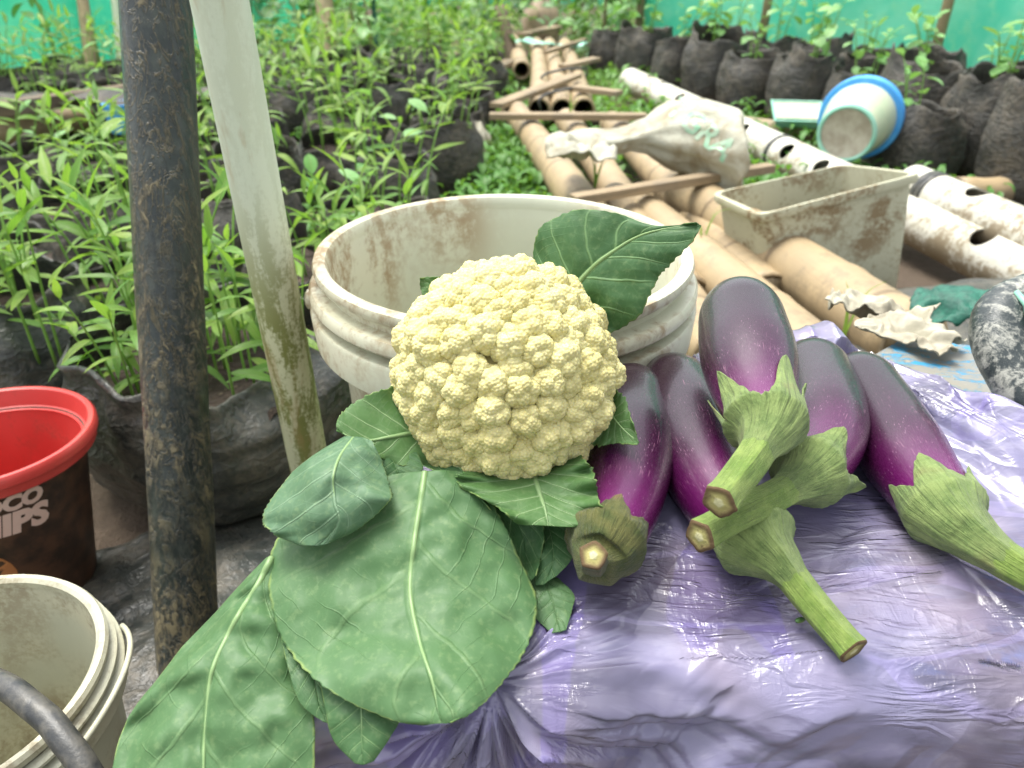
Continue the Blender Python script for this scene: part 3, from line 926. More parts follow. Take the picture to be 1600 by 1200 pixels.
spots = [(-1.30, 5.1), (-0.85, 5.0), (-0.42, 5.1), (-1.75, 5.7), (-1.1, 5.8), (-0.6, 5.9), (-0.2, 6.1), (0.85, 6.1), (0.5, 6.7), (0.15, 7.3),
         (-0.9, 6.8), (-1.5, 7.0), (-2.0, 7.6), (-0.4, 8.0), (1.2, 6.9), (1.0, 8.0), (0.5, 9.0), (-1.2, 8.8), (-2.6, 8.6), (1.9, 8.2), (-0.3, 9.6), (0.62, 5.55)]
for (x, y) in spots:
    rank = sum(1 for s in spots if (s[0], s[1]) < (x, y))
    o = place_proto(BP, bi, x, y, 0, bi * 1.3, random.uniform(0.85, 1.2), "blurred leafy bush at the back, %s of the far bushes counted from the %s" % ((ORD[rank], "left") if rank < 11 else (ORD[len(spots) - 1 - rank], "right")), "bush", "leafy bushes at the far end")
    bi += 1

# climbing plant at the upper left in front of the net
def tall_plant(x, y, label):
    t = thing("climbing_plant", (x, y, 0), label, "plant")
    sp = crom([(0, 0, -0.02), (0.03, 0, 0.3), (-0.05, 0.02, 0.7), (0.04, 0, 1.0)], 12)
    V, F, uv = tube(sp, np.linspace(0.01, 0.004, 12), 7); obj("stem", V, F, MAT['stem'], t, uv=uv)
    r = random.Random(5)
    for k in range(34):
        p = sp[r.randrange(3, 12)]
        add_leaf(t, ROUND[k % 3], (p[0] + r.uniform(-0.1, 0.1), p[1] + r.uniform(-0.06, 0.06), p[2] + r.uniform(-0.06, 0.05)), r.uniform(0, 6.28), r.uniform(-0.9, 0.4), r.uniform(1.2, 2.0), r.uniform(-0.5, 0.5))
pp = G(95, 150, 0.0)
tall_plant(pp[0], pp[1], "climbing plant with heart shaped leaves before the teal net at upper left")

# weeds (ground cover)
def weed_patch(name, cx, cy, sx, sy, ncl, seed, label, blade=0.5, avoid=None):
    r = np.random.default_rng(seed)
    VV = []; FF = []; UU = []; o = 0
    for k in range(ncl):
        x = cx + r.uniform(-sx, sx); y = cy + r.uniform(-sy, sy)
        if avoid and avoid(x, y): continue
        g = r.random() < blade
        for b in range(r.integers(4, 9)):
            az = r.uniform(0, 6.28); L = r.uniform(0.05, 0.13) if g else r.uniform(0.03, 0.06)
            W = 0.005 if g else L * 0.42
            z0 = 0 if g else r.uniform(0.0, 0.10)
            ox, oy = r.uniform(-0.04, 0.04, 2)
            pit = r.uniform(0.6, 1.4) if g else r.uniform(-0.3, 0.7)
            nv = 4
            for j in range(nv):
                t = j / (nv - 1); a = pit - t * 1.0
                xx = L * t * math.cos(a * 0.8); zz = L * t * math.sin(max(-0.6, a)) 
                w = W * ((1 - t) ** 0.6 if g else math.sin(math.pi * min(0.98, t * 0.9 + 0.08)))
                for s in (-1, 0, 1):
                    VV.append((x + ox + math.cos(az) * xx - math.sin(az) * s * w * 0.5, y + oy + math.sin(az) * xx + math.cos(az) * s * w * 0.5, z0 + zz + 0.004 - (0.003 if s == 0 else 0)))
                    UU.append((0.5 + s * 0.5, t))
            FF += [tuple(i + o for i in f) for f in grid_faces(3, nv)]
            o += 3 * nv
    ob = obj(name, VV, FF, MAT['weed'], uv=UU)
    tag(ob, label, "weeds", kind='stuff')
    return ob
weed_patch("weeds", -0.02, 2.0, 0.13, 1.0, 420, 1, "low weeds and grass growing along the left side of the bamboo walk", 0.3)
weed_patch("weeds", 0.3, 3.9, 0.55, 1.5, 620, 2, "low weeds around the far bamboo walk")
weed_patch("weeds", 0.95, 2.9, 0.45, 0.7, 420, 3, "grass and weeds between the white pipe and the right bed")
weed_patch("weeds", -1.0, 3.0, 1.1, 1.8, 900, 4, "fine weeds between the polybags of the left bed", 0.5)
weed_patch("weeds", 0.0, 7.0, 2.6, 1.6, 700, 5, "far weeds at the end of the path", 0.3)
weed_patch("weeds", -0.75, 1.33, 0.35, 0.16, 160, 6, "small weeds behind the near polybags", 0.4)

# ================================================================== BAMBOO WALK
def bamboo(p0, p1, r, label, mat='bamboo', group="bamboo poles of the walk", name="bamboo_pole", n=20, hollow=False):
    p0 = np.array(p0, float); p1 = np.array(p1, float)
    L = np.linalg.norm(p1 - p0); m = max(8, int(L / 0.03))
    t = np.linspace(0, 1, m)
    bend = np.zeros((m, 3)); bend[:, 0] = 0.012 * np.sin(t * 3.1); bend[:, 2] = -0.006 * np.sin(t * 4)
    pts = p0 + (p1 - p0) * t[:, None] + bend
    ph = random.random()
    rr = r * (1 - 0.12 * t) * (1 + 0.05 * np.exp(-(((t * L * 3.1 + ph) % 1 - 0.5) / 0.05) ** 2))
    o0 = p0.copy()
    V, F, uv = tube(rel(pts, o0), rr, n, caps=False)
    # hollow open ends
    Vi, Fi, uvi = tube(rel(pts, o0), rr * 0.8, n, caps=False)
    k = len(V)
    F2 = [tuple(reversed([i + k for i in f])) for f in Fi]
    ends = []
    for i in range(n):
        j = (i + 1) % n
        ends.append((j, i, k + i, k + j)); b = (m - 1) * n
        ends.append((b + i, b + j, k + b + j, k + b + i))
    if not hollow:
        ends += [tuple(range(k, k + n)), tuple(reversed(range(k + (m - 1) * n, k + m * n)))]
    o = obj(name, np.vstack([V, Vi]), F + F2 + ends, MAT[mat], uv=np.vstack([uv, uvi]))
    o.location = tuple(o0)
    tag(o, label, "bamboo pole", group)
    return o
Z = 0.10
bamboo(G(935, 362, Z), G(800, 172, Z), 0.054, "split bamboo pole at the left side of the walk, between slats")
bamboo(G(1075, 470, Z - .035), G(885, 190, Z), 0.050, "middle bamboo pole partly under the flap of the white sack")
bamboo(G(1200, 465, Z - .04), G(955, 195, Z), 0.052, "bamboo pole running under the white sack")
bamboo(G(1300, 585, Z), G(985, 318, Z), 0.055, "near bamboo pole passing beside the big bucket toward the table")
bamboo(G(1425, 540, Z + .01), G(1068, 302, Z), 0.066, "thick near bamboo pole lying against the weathered planter tub")
bamboo(G(1120, 560, Z - .01), G(960, 310, Z), 0.045, "bamboo pole glimpsed under the big cauliflower leaf")
for i, (a, b, lab) in enumerate((((842, 172), (838, 70), "leftmost of the three far tied bamboo poles"),
                               ((878, 172), (858, 70), "middle of the three far tied bamboo poles"),
                               ((912, 172), (882, 70), "rightmost of the three far tied bamboo poles"),
                               ((815, 110), (795, 48), "thin far bamboo pole beside the upright stake"))):
    bamboo(G(*a, Z), G(*b, Z), 0.048, lab, hollow=True)
bamboo(G(-60, 212, 0.10), G(150, 178, 0.10), 0.055, "pale bamboo log lying between the bags at the left edge", group=None, name="bamboo_log")
bamboo(G(1580, 295, 0.05), G(1490, 300, 0.05), 0.045, "short yellowish bamboo piece lying by the tall bags at right", group=None, name="bamboo_log")
bamboo(G(1270, 205, 0.06), G(1120, 190, 0.06), 0.035, "thin bamboo lying between white pipe and right bed", group=None, name="bamboo_log")
bamboo((0.455, 0.56, 0.30), (0.75, 0.30, 0.30), 0.03, "tan bamboo piece beside the blue board at the right edge", group=None, name="bamboo_log")

def plank(p0, p1, w, h, label, mat='slat', name="wooden_batten", group=None, cat="batten", roll=0.0):
    p0 = np.array(p0, float); p1 = np.array(p1, float); L = float(np.linalg.norm(p1 - p0))
    V, F = boxv(0, L, -w / 2, w / 2, -h / 2, h / 2, min(w, h) * 0.12)
    o = obj(name, V, F, MAT[mat], smooth=False)
    o.location = tuple(p0)
    q = Vector(p1 - p0).to_track_quat('X', 'Z')
    o.rotation_euler = (q @ Euler((roll, 0, 0)).to_quaternion()).to_euler()
    tag(o, label, cat, group)
    return o
GS = "cross slats of the bamboo walk"
plank(G(895, 312, 0.175), G(1205, 262, 0.175), 0.035, 0.022, "long brown slat laid across the walk just beyond the big bucket", group=GS)
plank(G(765, 181, 0.165), G(1010, 182, 0.165), 0.05, 0.02, "brown slat across the walk behind the left sack flap", group=GS)
plank(G(775, 165, 0.15), G(900, 118, 0.165), 0.06, 0.02, "slanting pale slat at the left side of the far walk", group=GS)
plank(G(895, 137, 0.165), G(968, 146, 0.165), 0.06, 0.02, "short pale slat sticking out right of the far walk", group=GS)
plank(G(755, 112, 0.12), G(800, 95, 0.12), 0.08, 0.02, "pale board end left of the far walk", group=GS)
plank(G(880, 104, 0.16), G(932, 92, 0.16), 0.06, 0.02, "pale slat lying right of the far tied poles", group=GS)
plank(G(815, 54, 0.14), G(870, 42, 0.14), 0.10, 0.02, "farthest pale slat across the path", group=GS)
plank(G(852, 82, 0.17), G(915, 62, 0.17), 0.03, 0.02, "thin pole slat laid over the far tied poles", group=GS)
# rubber ties over the three tied poles
for (a, b, lab) in (((848, 118), (915, 108), "dark cord tied round the three far poles, upper"), ((845, 152), (918, 138), "dark cord tied round the three far poles, lower")):
    p0, p1 = G(*a, 0.155), G(*b, 0.155)
    mid = (p0 + p1) / 2 + np.array([0, 0, 0.012])
    V, F, uv = tube(rel(crom([p0 - [0, 0, .05], p0, mid, p1, p1 - [0, 0, .05]], 14), p0), 0.006, 7)
    o = obj("cord", V, F, MAT['hose'], uv=uv); o.location = tuple(p0); tag(o, lab, "cord")
# low trestles that carry the walk
for i, (y, lab) in enumerate(((1.5, "low wooden bearer hidden under the near bamboo poles"), (2.1, "low wooden bearer under the sack end of the walk"), (3.4, "low wooden bearer under the far walk"))):
    plank((-0.02, y, 0.012), (0.62 if i < 2 else 0.5, y, 0.012), 0.05, 0.05, lab, 'wood', "wooden_bearer", cat="bearer")

def stake(px, py0, depth, px1, py1, r, mat, label, name="wooden_stake", cat="stake"):
    b = G(px, py0, -0.02) if depth is None else P(px, py0, depth)
    d = (H - b[2]) * 0 + (b[1] * CS + (H - b[2]) * SN)
    t = P(px1, py1, d)
    dirn = (t - b); t = b + dirn * 1.25
    V, F, uv = tube(rel(crom([b, (b + t) / 2 + [0.006, 0, 0], t], 8), b), np.linspace(r, r * 0.88, 8), 12)
    o = obj(name, V, F, MAT[mat], uv=uv); o.location = tuple(b); tag(o, label, cat)
    return o
stake(520, 145, None, 505, 0, 0.052, 'stake', "thick pale bamboo post standing beyond the left bed")
stake(148, 170, None, 128, 0, 0.032, 'stake', "thin brown stake leaning before the teal net at upper left")
stake(192, 150, None, 178, 0, 0.022, 'cream', "slim white pipe upright just left of the black pole", "white_upright_pipe", "pipe")
stake(402, 95, None, 394, 0, 0.03, 'stake', "thin brown stake just right of the white pipe top")
stake(590, 120, None, 582, 0, 0.016, 'greennet', "thin dark green rod standing in the left bed", "garden_rod", "rod")
stake(806, 120, None, 786, 32, 0.04, 'wood', "short brown stake upright beside the far bamboo poles")

# long brown pole and black sheet upper left
plank(G(-80, 182, 0.20), G(205, 142, 0.20), 0.06, 0.05, "long brown wooden pole lying across the bags at upper left", 'wood', "wooden_pole", cat="pole")
def crumple(name, cx, cy, cz, sx, sy, amp, seed, mat, label, cat, rz=0.0, n=46, freq=3.0, sharp=1.0, dome=0.0, outline=0.15):
    u = np.linspace(-1, 1, n); U, W = np.meshgrid(u, u)
    ang = np.arctan2(W, U)
    k = 1 + outline * vnoise(np.cos(ang) * 2.2, np.sin(ang) * 2.2, 0, seed + 7)
    X = U * sx * k; Y = W * sy * k
    s = 1 / max(sx, sy)
    wx = X * s + 0.35 * vnoise(X * s * 2, Y * s * 2, 3, seed); wy = Y * s + 0.35 * vnoise(X * s * 2, Y * s * 2, 8, seed)
    mxn = lambda f, k: np.maximum(vnoise(wx * f, wy * f, 0, seed + k), vnoise(wx * f, wy * f, 5, seed + k + 20)) - np.maximum(0, vnoise(wx * f, wy * f, 9, seed + k + 40)) * 0.7
    Zz = amp * mxn(freq * 0.8, 1) + amp * 0.4 * mxn(freq * 2.0, 2) + amp * 0.12 * mxn(freq * 4.6, 3)
    rr2 = np.clip(U ** 2 + W ** 2, 0, 1)
    Zz = Zz + dome * (1 - rr2) ** 0.6
    Zz = np.maximum(Zz, -amp * 0.5)
    V = np.stack([X, Y, Zz], -1).reshape(-1, 3)
    o = obj(name, V, grid_faces(n, n), mat)
    md = o.modifiers.new("thick", 'SOLIDIFY'); md.thickness = 0.0015
    o.location = (cx, cy, cz); o.rotation_euler = (0, 0, rz)
    tag(o, label, cat)
    return o
q = G(90, 150, 0.22); crumple("plastic_sheet", q[0], q[1] + 0.08, 0.20, 0.55, 0.10, 0.03, 3, MAT['film'], "strip of black plastic sheet behind the brown pole at upper left", "plastic sheet", 0.1)
q = G(450, 96, 0.08); crumple("cardboard_piece", q[0], q[1], 0.10, 0.22, 0.16, 0.02, 4, MAT['slat'], "tan flat board piece lying beyond the white pipe", "board", 0.3)
q = G(720, 235, 0.05); crumple("plastic_sheet", q[0], q[1], 0.03, 0.10, 0.22, 0.05, 5, MAT['scrap'], "greyish clear plastic sheet among weeds left of the bamboo walk", "plastic sheet", 0.1, dome=0.10)
V, F = lathe([(0.0, 0.0), (0.045, 0.0), (0.05, 0.01), (0.055, 0.09), (0.058, 0.092), (0.058, 0.1), (0.05, 0.1), (0.044, 0.015)], 32)
q = G(192, 188, 0.14); o = obj("blue_cup", V, F, MAT['bluep']); o.location = (q[0], q[1], 0.10); tag(o, "small bright blue plastic pot half hidden behind the black pole", "pot")
q = G(845, 60, 0.12)
V, F = lathe([(0.0, 0.0), (0.12, 0.0), (0.14, 0.03), (0.15, 0.16), (0.13, 0.24), (0.07, 0.29), (0.05, 0.33), (0.045, 0.36), (0.0, 0.362)], 32)
o = obj("clay_jar", V, F, MAT['pink']); o.location = (q[0] + 0.03, q[1] + 0.9, 0.0); tag(o, "blurred pinkish beige jar at the far end of the bamboo walk", "jar")
q = G(830, 62, 0.17); crumple("mint_cloth", q[0] + 0.1, q[1] - 0.1, 0.16, 0.22, 0.06, 0.02, 8, MAT['mint'], "mint green cloth strip lying over the far bamboo poles", "cloth", -0.3)

# ================================================================== SACK
def sack():
    pts = [P(872, 232, 2.02), P(905, 222, 2.02), P(950, 222, 2.0), P(990, 216, 2.02), P(1030, 212, 2.06), P(1075, 214, 2.06), P(1115, 226, 2.02), P(1148, 240, 1.98), P(1156, 244, 1.97)]
    o0 = P(1070, 250, 2.05)
    m, n = 70, 72
    sp = crom(pts, m)
    tt = np.linspace(0, 1, m)
    rad = np.interp(tt, [0, 0.04, 0.2, 0.35, 0.43, 0.55, 0.72, 0.86, 0.95, 1.0], [0.010, 0.034, 0.036, 0.030, 0.045, 0.10, 0.125, 0.12, 0.075, 0.004])
    th = np.arange(n) / n * 2 * math.pi
    wid = np.interp(tt, [0, 0.3, 0.45, 1], [1.7, 1.6, 1.15, 1.0])
    V = []
    for j in range(m):
        c, s = np.cos(th), np.sin(th)
        pin = math.exp(-((tt[j] - 0.36) / 0.14) ** 2)
        f = 1 + (0.22 * pin + 0.05) * (1 - 2 * np.abs(vnoise(c * 3.2, s * 3.2, tt[j] * 3.0, 51))) + 0.05 * vnoise(c * 2, s * 2, tt[j] * 5, 52)
        r_ = rad[j] * f
        V.append(np.stack([sp[j, 0] + 0.012 * vnoise(c * 2, s * 2, tt[j] * 8, 5), sp[j, 1] + r_ * c * wid[j], sp[j, 2] + r_ * s * 0.86], 1))
    V = np.vstack(V)
    t = thing("fertilizer_sack", o0, "half full white woven sack with faded green print lying on the bamboo walk", "sack")
    b = obj("sack_body", rel(V, o0), grid_faces(n, m, True), MAT['sack'], t)
    V, F = lathe([(0.0, 0.0), (0.001, 0.0)], 8)
    # loose mouth flap
    u = np.linspace(-1, 1, 30); U, W = np.meshgrid(u, u)
    X = U * 0.085; Y = W * 0.075
    Zz = 0.018 * (1 - 2 * np.abs(vnoise(U * 1.8, W * 1.8, 0, 77))) + 0.010 * vnoise(U * 4, W * 4, 0, 78) + 0.012 * np.abs(W)
    c0 = P(905, 236, 1.92)
    f = obj("sack_mouth", rel(np.stack([X + c0[0], Y + c0[1], Zz + c0[2]], -1).reshape(-1, 3), o0), grid_faces(30, 30), MAT['sack'], t)
    md = f.modifiers.new("t", 'SOLIDIFY'); md.thickness = 0.004
    # faded green lettering blocks wrapped on the body
    return t, b, sp, rad, wid, o0
sk, sk_body, sk_sp, sk_rad, sk_wid, sk_o = sack()

def text_mesh(body, size, extrude=0.0, shear=0.0, bold=0.0):
    cu = bpy.data.curves.new("txt", 'FONT'); cu.body = body; cu.size = size; cu.extrude = extrude; cu.shear = shear; cu.offset = bold
    cu.align_x = 'CENTER'; cu.align_y = 'CENTER'; cu.resolution_u = 3
    o = bpy.data.objects.new("txt", cu); COL.objects.link(o)
    dg = bpy.context.evaluated_depsgraph_get()
    me = bpy.data.meshes.new_from_object(o.evaluated_get(dg))
    bpy.data.objects.remove(o); bpy.data.curves.remove(cu)
    bm = bmesh.new(); bm.from_mesh(me)
    bmesh.ops.triangulate(bm, faces=bm.faces[:])
    bmesh.ops.subdivide_edges(bm, edges=[e for e in bm.edges if e.calc_length() > size * 0.15], cuts=2)
    bm.to_mesh(me); bm.free()
    return me

# print on the sack: letters laid on the surface, running down the right end
dg = bpy.context.evaluated_depsgraph_get()
me = text_mesh("TGRA", 0.075, 0, 0.15, 0.0022)
from mathutils.bvhtree import BVHTree
bv = BVHTree.FromPolygons([v.co[:] for v in sk_body.data.vertices], [p.vertices[:] for p in sk_body.data.polygons])
c3 = Vector(tuple(P(1092, 200, 1.90) - sk_o)); toc = (Vector((0, 0, H)) - Vector(tuple(P(1092, 200, 1.90)))).normalized()
viewd = -toc
right = Vector((1, 0, 0)); ddown = Vector((0.80, 0.0, -0.60))
xa = (ddown - ddown.dot(toc) * toc).normalized(); ya = toc.cross(xa)
for v in me.vertices:
    src = c3 + toc * 0.3 + xa * v.co.x + ya * v.co.y
    hit = bv.ray_cast(src, viewd)
    v.co = (hit[0] + hit[1] * 0.0012 * (1 if hit[1].dot(toc) > 0 else -1)) if hit[0] is not None else (src + viewd * 0.45)
me.materials.append(MAT['greenprint'])
mobj("printed_letters", me, sk)

# ================================================================== PVC PIPES
def pvc(p0, p1, r, holes, label, cuff=()):
    p0 = np.array(p0, float); p1 = np.array(p1, float); L = float(np.linalg.norm(p1 - p0))
    d = (p1 - p0) / L
    m = max(10, int(L / 0.05)); tt = np.linspace(0, 1, m)
    pts = p0 + (p1 - p0) * tt[:, None]
    n = 48
    V, F, uv = tube(rel(pts, p0), r, n, caps=False)
    Vi, Fi, _ = tube(rel(pts, p0), r * 0.93, n, caps=False)
    k = len(V); F2 = [tuple(reversed([i + k for i in f])) for f in Fi]; ends = []
    for i in range(n):
        j = (i + 1) % n; b = (m - 1) * n
        ends.append((j, i, k + i, k + j)); ends.append((b + i, b + j, k + b + j, k + b + i))
    t = thing("pvc_pipe", p0, label, "pipe", "holed white pipes")
    o = obj("pipe_wall", np.vstack([V, Vi]), F + F2 + ends, MAT['pvc'], t)
    # round holes cut through the upper wall
    cut = []
    for (s, ang) in holes:
        c = d * s * L
        side = np.cross(d, [0, 0, 1.0]); side /= np.linalg.norm(side)
        upv = np.cross(side, d)
        ax = upv * math.cos(ang) + side * math.sin(ang)
        vv, ff, _ = tube([c + ax * r * 0.3, c + ax * r * 1.5], 0.029, 24)
        cut.append((vv, ff))
    if cut:
        V, F = merge(cut)
        co = obj("cutter", V, F, None)
        co.location = tuple(p0)
        bpy.context.view_layer.update()
        md = o.modifiers.new("b", 'BOOLEAN'); md.operation = 'DIFFERENCE'; md.object = co; md.solver = 'EXACT'
        dg = bpy.context.evaluated_depsgraph_get()
        me = bpy.data.meshes.new_from_object(o.evaluated_get(dg))
        o.modifiers.clear(); o.data = me
        bpy.data.objects.remove(co)
        for pl in me.polygons: pl.use_smooth = True
        try: me.set_sharp_from_angle(angle=R(40))
        except Exception: pass
    for s in cuff:
        c = d * s * L
        vv, ff, _ = tube([c, c + d * 0.02], r * 1.05, n)
        obj("coupling_ring", vv, ff, MAT['hose'], t)
    return t
A0, A1 = G(985, 126, 0.07), G(1650, 452, 0.07)
pvc(A0, A1, 0.062, [(0.10, -0.2), (0.17, -0.2), (0.275, 0.75), (0.50, 0.85), (0.615, 0.85), (0.69, 0.85), (0.93, 0.55)], "long muddy white pipe with round holes lying past the planter tub", (0.575,))
B0, B1 = G(1425, 290, 0.13), G(1700, 412, 0.13)
pvc(B0, B1, 0.055, [(0.42, 0.1)], "second white pipe with dark band lying behind the long holed pipe", (0.12, 0.15))

# ================================================================== PLANTER TUB
def planter():
    NL, NR = P(1190, 338, 1.58), P(1437, 272, 1.60)
    BL, BR = P(1114, 303, 1.76), P(1314, 260, 1.82)
    o0 = NR.copy()
    t = thing("planter_tub", (NR[0], NR[1], 0.0), "mud stained pale rectangular planter tub wedged between bamboo and white pipe", "tub")
    o0 = np.array([NR[0], NR[1], 0.0])
    cen = (NL + NR + BL + BR) / 4
    nrm = np.cross(NR - NL, BL - NL); nrm /= np.linalg.norm(nrm)
    def ring(drop, k):
        out = []
        for c in (NL, NR, BR, BL):
            out.append(cen + (c - cen) * k - nrm * drop)
        # rounded corners
        pts = []
        for i in range(4):
            a, b, c = out[i - 1], out[i], out[(i + 1) % 4]
            for f in (0, 0.25, 0.5, 0.75, 1.0):
                p = b + (a - b) / np.linalg.norm(a - b) * 0.03; q = b + (c - b) / np.linalg.norm(c - b) * 0.03
                pts.append((1 - f) ** 2 * p + 2 * f * (1 - f) * b + f * f * q)
        return pts
    prof = [(0.0, 0.955), (0.004, 1.0), (0.004, 1.055), (-0.004, 1.06), (-0.008, 1.05), (-0.008, 0.985), (0.0, 0.95)]
    rows = [(0.012, 0.985), (0.012, 1.05), (0.004, 1.06), (-0.003, 1.05), (-0.003, 0.975), (0.02, 0.955), (0.10, 0.93), (0.20, 0.90), (0.235, 0.89), (0.24, 0.85)]
    outer = [(0.24, 0.86), (0.232, 0.895), (0.20, 0.91), (0.10, 0.945), (0.03, 0.97), (0.014, 0.975), (0.014, 1.045)]
    allr = [(0.262, 0.3), (0.262, 0.86), (0.255, 0.885), (0.20, 0.91), (0.10, 0.945), (0.03, 0.97), (0.016, 0.975), (0.016, 1.03), (0.006, 1.045), (-0.002, 1.03), (-0.002, 0.965), (0.02, 0.95), (0.10, 0.925), (0.20, 0.895), (0.25, 0.87), (0.255, 0.3)]
    V = np.vstack([ring(d * (1.12 if d > 0.03 else 1), k) for d, k in allr]); nn = 20
    V = V + 0.003 * np.stack([vnoise(V[:, 0] * 9, V[:, 1] * 9, V[:, 2] * 9, s) for s in (1, 2, 3)], 1)
    F = grid_faces(nn, len(allr), True)
    F.append(tuple(range(nn))); F.append(tuple(reversed(range(nn * (len(allr) - 1), nn * len(allr)))))
    obj("tub_shell", rel(V, o0), F, MAT['tub'], t)
    sv = ring(0.17, 0.905)
    obj("soil", rel(np.array(sv), o0), [tuple(range(nn))], MAT['potsoil'], t)
planter()

# ================================================================== PAIL + TRAY
def pail():
    b = P(1322, 209, 2.36); r1 = P(1352, 176, 2.60)
    ax = Vector(tuple(r1 - b)); L = 0.26
    t = thing("pail", b, "cream pail with bright blue rim lying on its side behind the white pipe", "pail")
    t.rotation_euler = ax.to_track_quat('Z', 'Y').to_euler()
    V, F = lathe([(0.0, 0.006), (0.072, 0.004), (0.078, -0.002), (0.083, 0.0), (0.087, 0.01), (0.112, 0.215), (0.112, 0.235), (0.108, 0.235), (0.082, 0.02), (0.0, 0.016)], 56)
    obj("pail_body", V, F, MAT['cream'], t)
    V, F = lathe([(0.112, 0.215), (0.128, 0.218), (0.131, 0.226), (0.131, 0.258), (0.126, 0.262), (0.108, 0.26), (0.107, 0.236)], 56)
    obj("rim", V, F, MAT['bluep'], t)
    V, F = lathe([(0.0, 0.0035), (0.0715, 0.0015), (0.073, 0.0)], 48)
    obj("base_disc", V, F, MAT["scrap"], t)
    V, F = lathe([(0.074, -0.001), (0.080, -0.006), (0.086, -0.002), (0.0875, 0.006)], 56)
    obj("base_ring", V, F, MAT['mint'], t)
pail()
def tray():
    c = G(1250, 192, 0.10)
    t = thing("plastic_tray", (c[0], c[1] + 0.05, 0.10), "shallow mint green tray lying left of the blue rimmed pail", "tray", rotz=-0.1)
    t.rotation_euler = (R(18), 0, -0.15)
    V, F = lathe([(0.0, 0.0), (0.085, 0.0), (0.095, 0.008), (0.105, 0.035), (0.112, 0.036), (0.112, 0.040), (0.102, 0.040), (0.090, 0.010), (0.0, 0.006)], 4)
    V = V @ np.array([[math.cos(0.785), math.sin(0.785), 0], [-math.sin(0.785), math.cos(0.785), 0], [0, 0, 1]])
    V[:, 0] *= 1.2
    obj("tray_shell", V, F, MAT['mint'], t, smooth=False)
    V, F = boxv(-0.085, 0.085, -0.06, 0.06, 0.0365, 0.0405, 0.001)
    obj("tray_lid", V, F, MAT['cream'], t, smooth=False)
tray()

# black sheets and scraps between tub, pipe and board
crumple("plastic_sheet", 0.98, 1.28, 0.03, 0.42, 0.26, 0.035, 21, MAT['film_near'], "dark crumpled black plastic sheet heaped below the holed pipe at right", "plastic sheet", 0.4, n=80, dome=0.07, freq=1.6)
q = P(1520, 488, 1.08); crumple("net_scrap", q[0], q[1], q[2], 0.075, 0.055, 0.014, 22, MAT['greennet'], "dark green net scrap lying on the black plastic at right", "net scrap", -0.5, dome=0.02)

crumple("plastic_sheet", -0.36, 0.62, -0.005, 0.24, 0.24, 0.014, 24, MAT['film_near'], "shadowed black plastic spread on the ground behind the hanging leaf", "plastic sheet", 0.4, n=80, dome=0.012, freq=2.0)
# wispy grass blades near bamboo
def grass_tuft(px, py, z, label, seed, nb=5, L=0.10):
    b = G(px, py, z); r = random.Random(seed)
    t = thing("grass_tuft", b, label, "grass")
    for k in range(nb):
        az = r.uniform(0, 6.28); l = L * r.uniform(0.6, 1.2); le = r.uniform(0.3, 0.9)
        sp = crom([(0, 0, -0.005), (math.cos(az) * l * 0.3 * le, math.sin(az) * l * 0.3 * le, l * 0.5), (math.cos(az) * l * 0.8 * le, math.sin(az) * l * 0.8 * le, l * (0.85 - 0.4 * le))], 7)
        V = []
        sd = np.array([-math.sin(az), math.cos(az), 0])
        for j, p in enumerate(sp):
            w = 0.0035 * (1 - j / 6.2)
            V += [p - sd * w, p + [0, 0, -0.0006], p + sd * w]
        obj("blade", np.array(V), grid_faces(3, 7), MAT['leaf_l'], t, uv=[(s, j / 6) for j in range(7) for s in (0, 0.5, 1)])
grass_tuft(930, 290, 0.15, "grass blades sprouting between bamboo poles beyond the bucket", 1)
grass_tuft(1095, 385, 0.12, "curved grass blade rising by the tip of the upper cauliflower leaf", 2, 3, 0.12)
grass_tuft(1320, 520, 0.15, "grass blades on the bamboo behind the eggplants", 3, 3, 0.12)
grass_tuft(890, 180, 0.14, "green sprout in the gap of the far bamboo walk", 4, 4, 0.12)
grass_tuft(1470, 235, 0.02, "bent grass stalk before the tall black bags at right", 5, 3, 0.30)

# ================================================================== BIG WHITE BUCKET
def bucket_big():
    cx, cy = -0.008, 0.695
    t = thing("bucket", (cx, cy, 0.0), "big open white bucket with mud stains standing behind the cauliflower", "bucket", "white plastic buckets")
    zr = 0.447
    body = [(0.0, 0.004), (0.140, 0.0), (0.146, 0.006), (0.160, zr - 0.072)]
    body += [(0.166, zr - 0.060)]
    V, F = lathe(body + [(0.167, zr - 0.05), (0.168, zr - 0.004), (0.1645, zr - 0.004), (0.1625, zr - 0.02), (0.1615, zr - 0.024), (0.158, zr - 0.10), (0.141, 0.012), (0.0, 0.012)], 120)
    obj("bucket_body", V, F, MAT['bucket'], t)
    V, F = lathe([(0.166, zr - 0.012), (0.172, zr - 0.012), (0.1765, zr - 0.008), (0.178, zr - 0.003), (0.1765, zr + 0.001), (0.171, zr + 0.003), (0.166, zr + 0.001), (0.1635, zr - 0.004), (0.1635, zr - 0.012)], 120)
    obj("rim", V, F, MAT['bucket'], t)
    V, F = lathe([(0.1675, zr - 0.020), (0.181, zr - 0.021), (0.1835, zr - 0.025), (0.1835, zr - 0.031), (0.181, zr - 0.034), (0.1675, zr - 0.036)], 120)
    obj("collar_ring", V, F, MAT['bucket'], t)
    V, F = lathe([(0.1672, zr - 0.041), (0.183, zr - 0.042), (0.1845, zr - 0.045), (0.1825, zr - 0.074), (0.180, zr - 0.074), (0.1805, zr - 0.050), (0.1672, zr - 0.048)], 120)
    obj("collar_skirt", V, F, MAT['bucket'], t)
    V, F, _ = tube([(-0.183, 0.0, zr - 0.052), (-0.192, 0.0, zr - 0.052), (-0.194, 0, zr - 0.052)], [0.010, 0.010, 0.007], 20)
    obj("handle_lug", V, F, MAT['bucket'], t)
bucket_big()

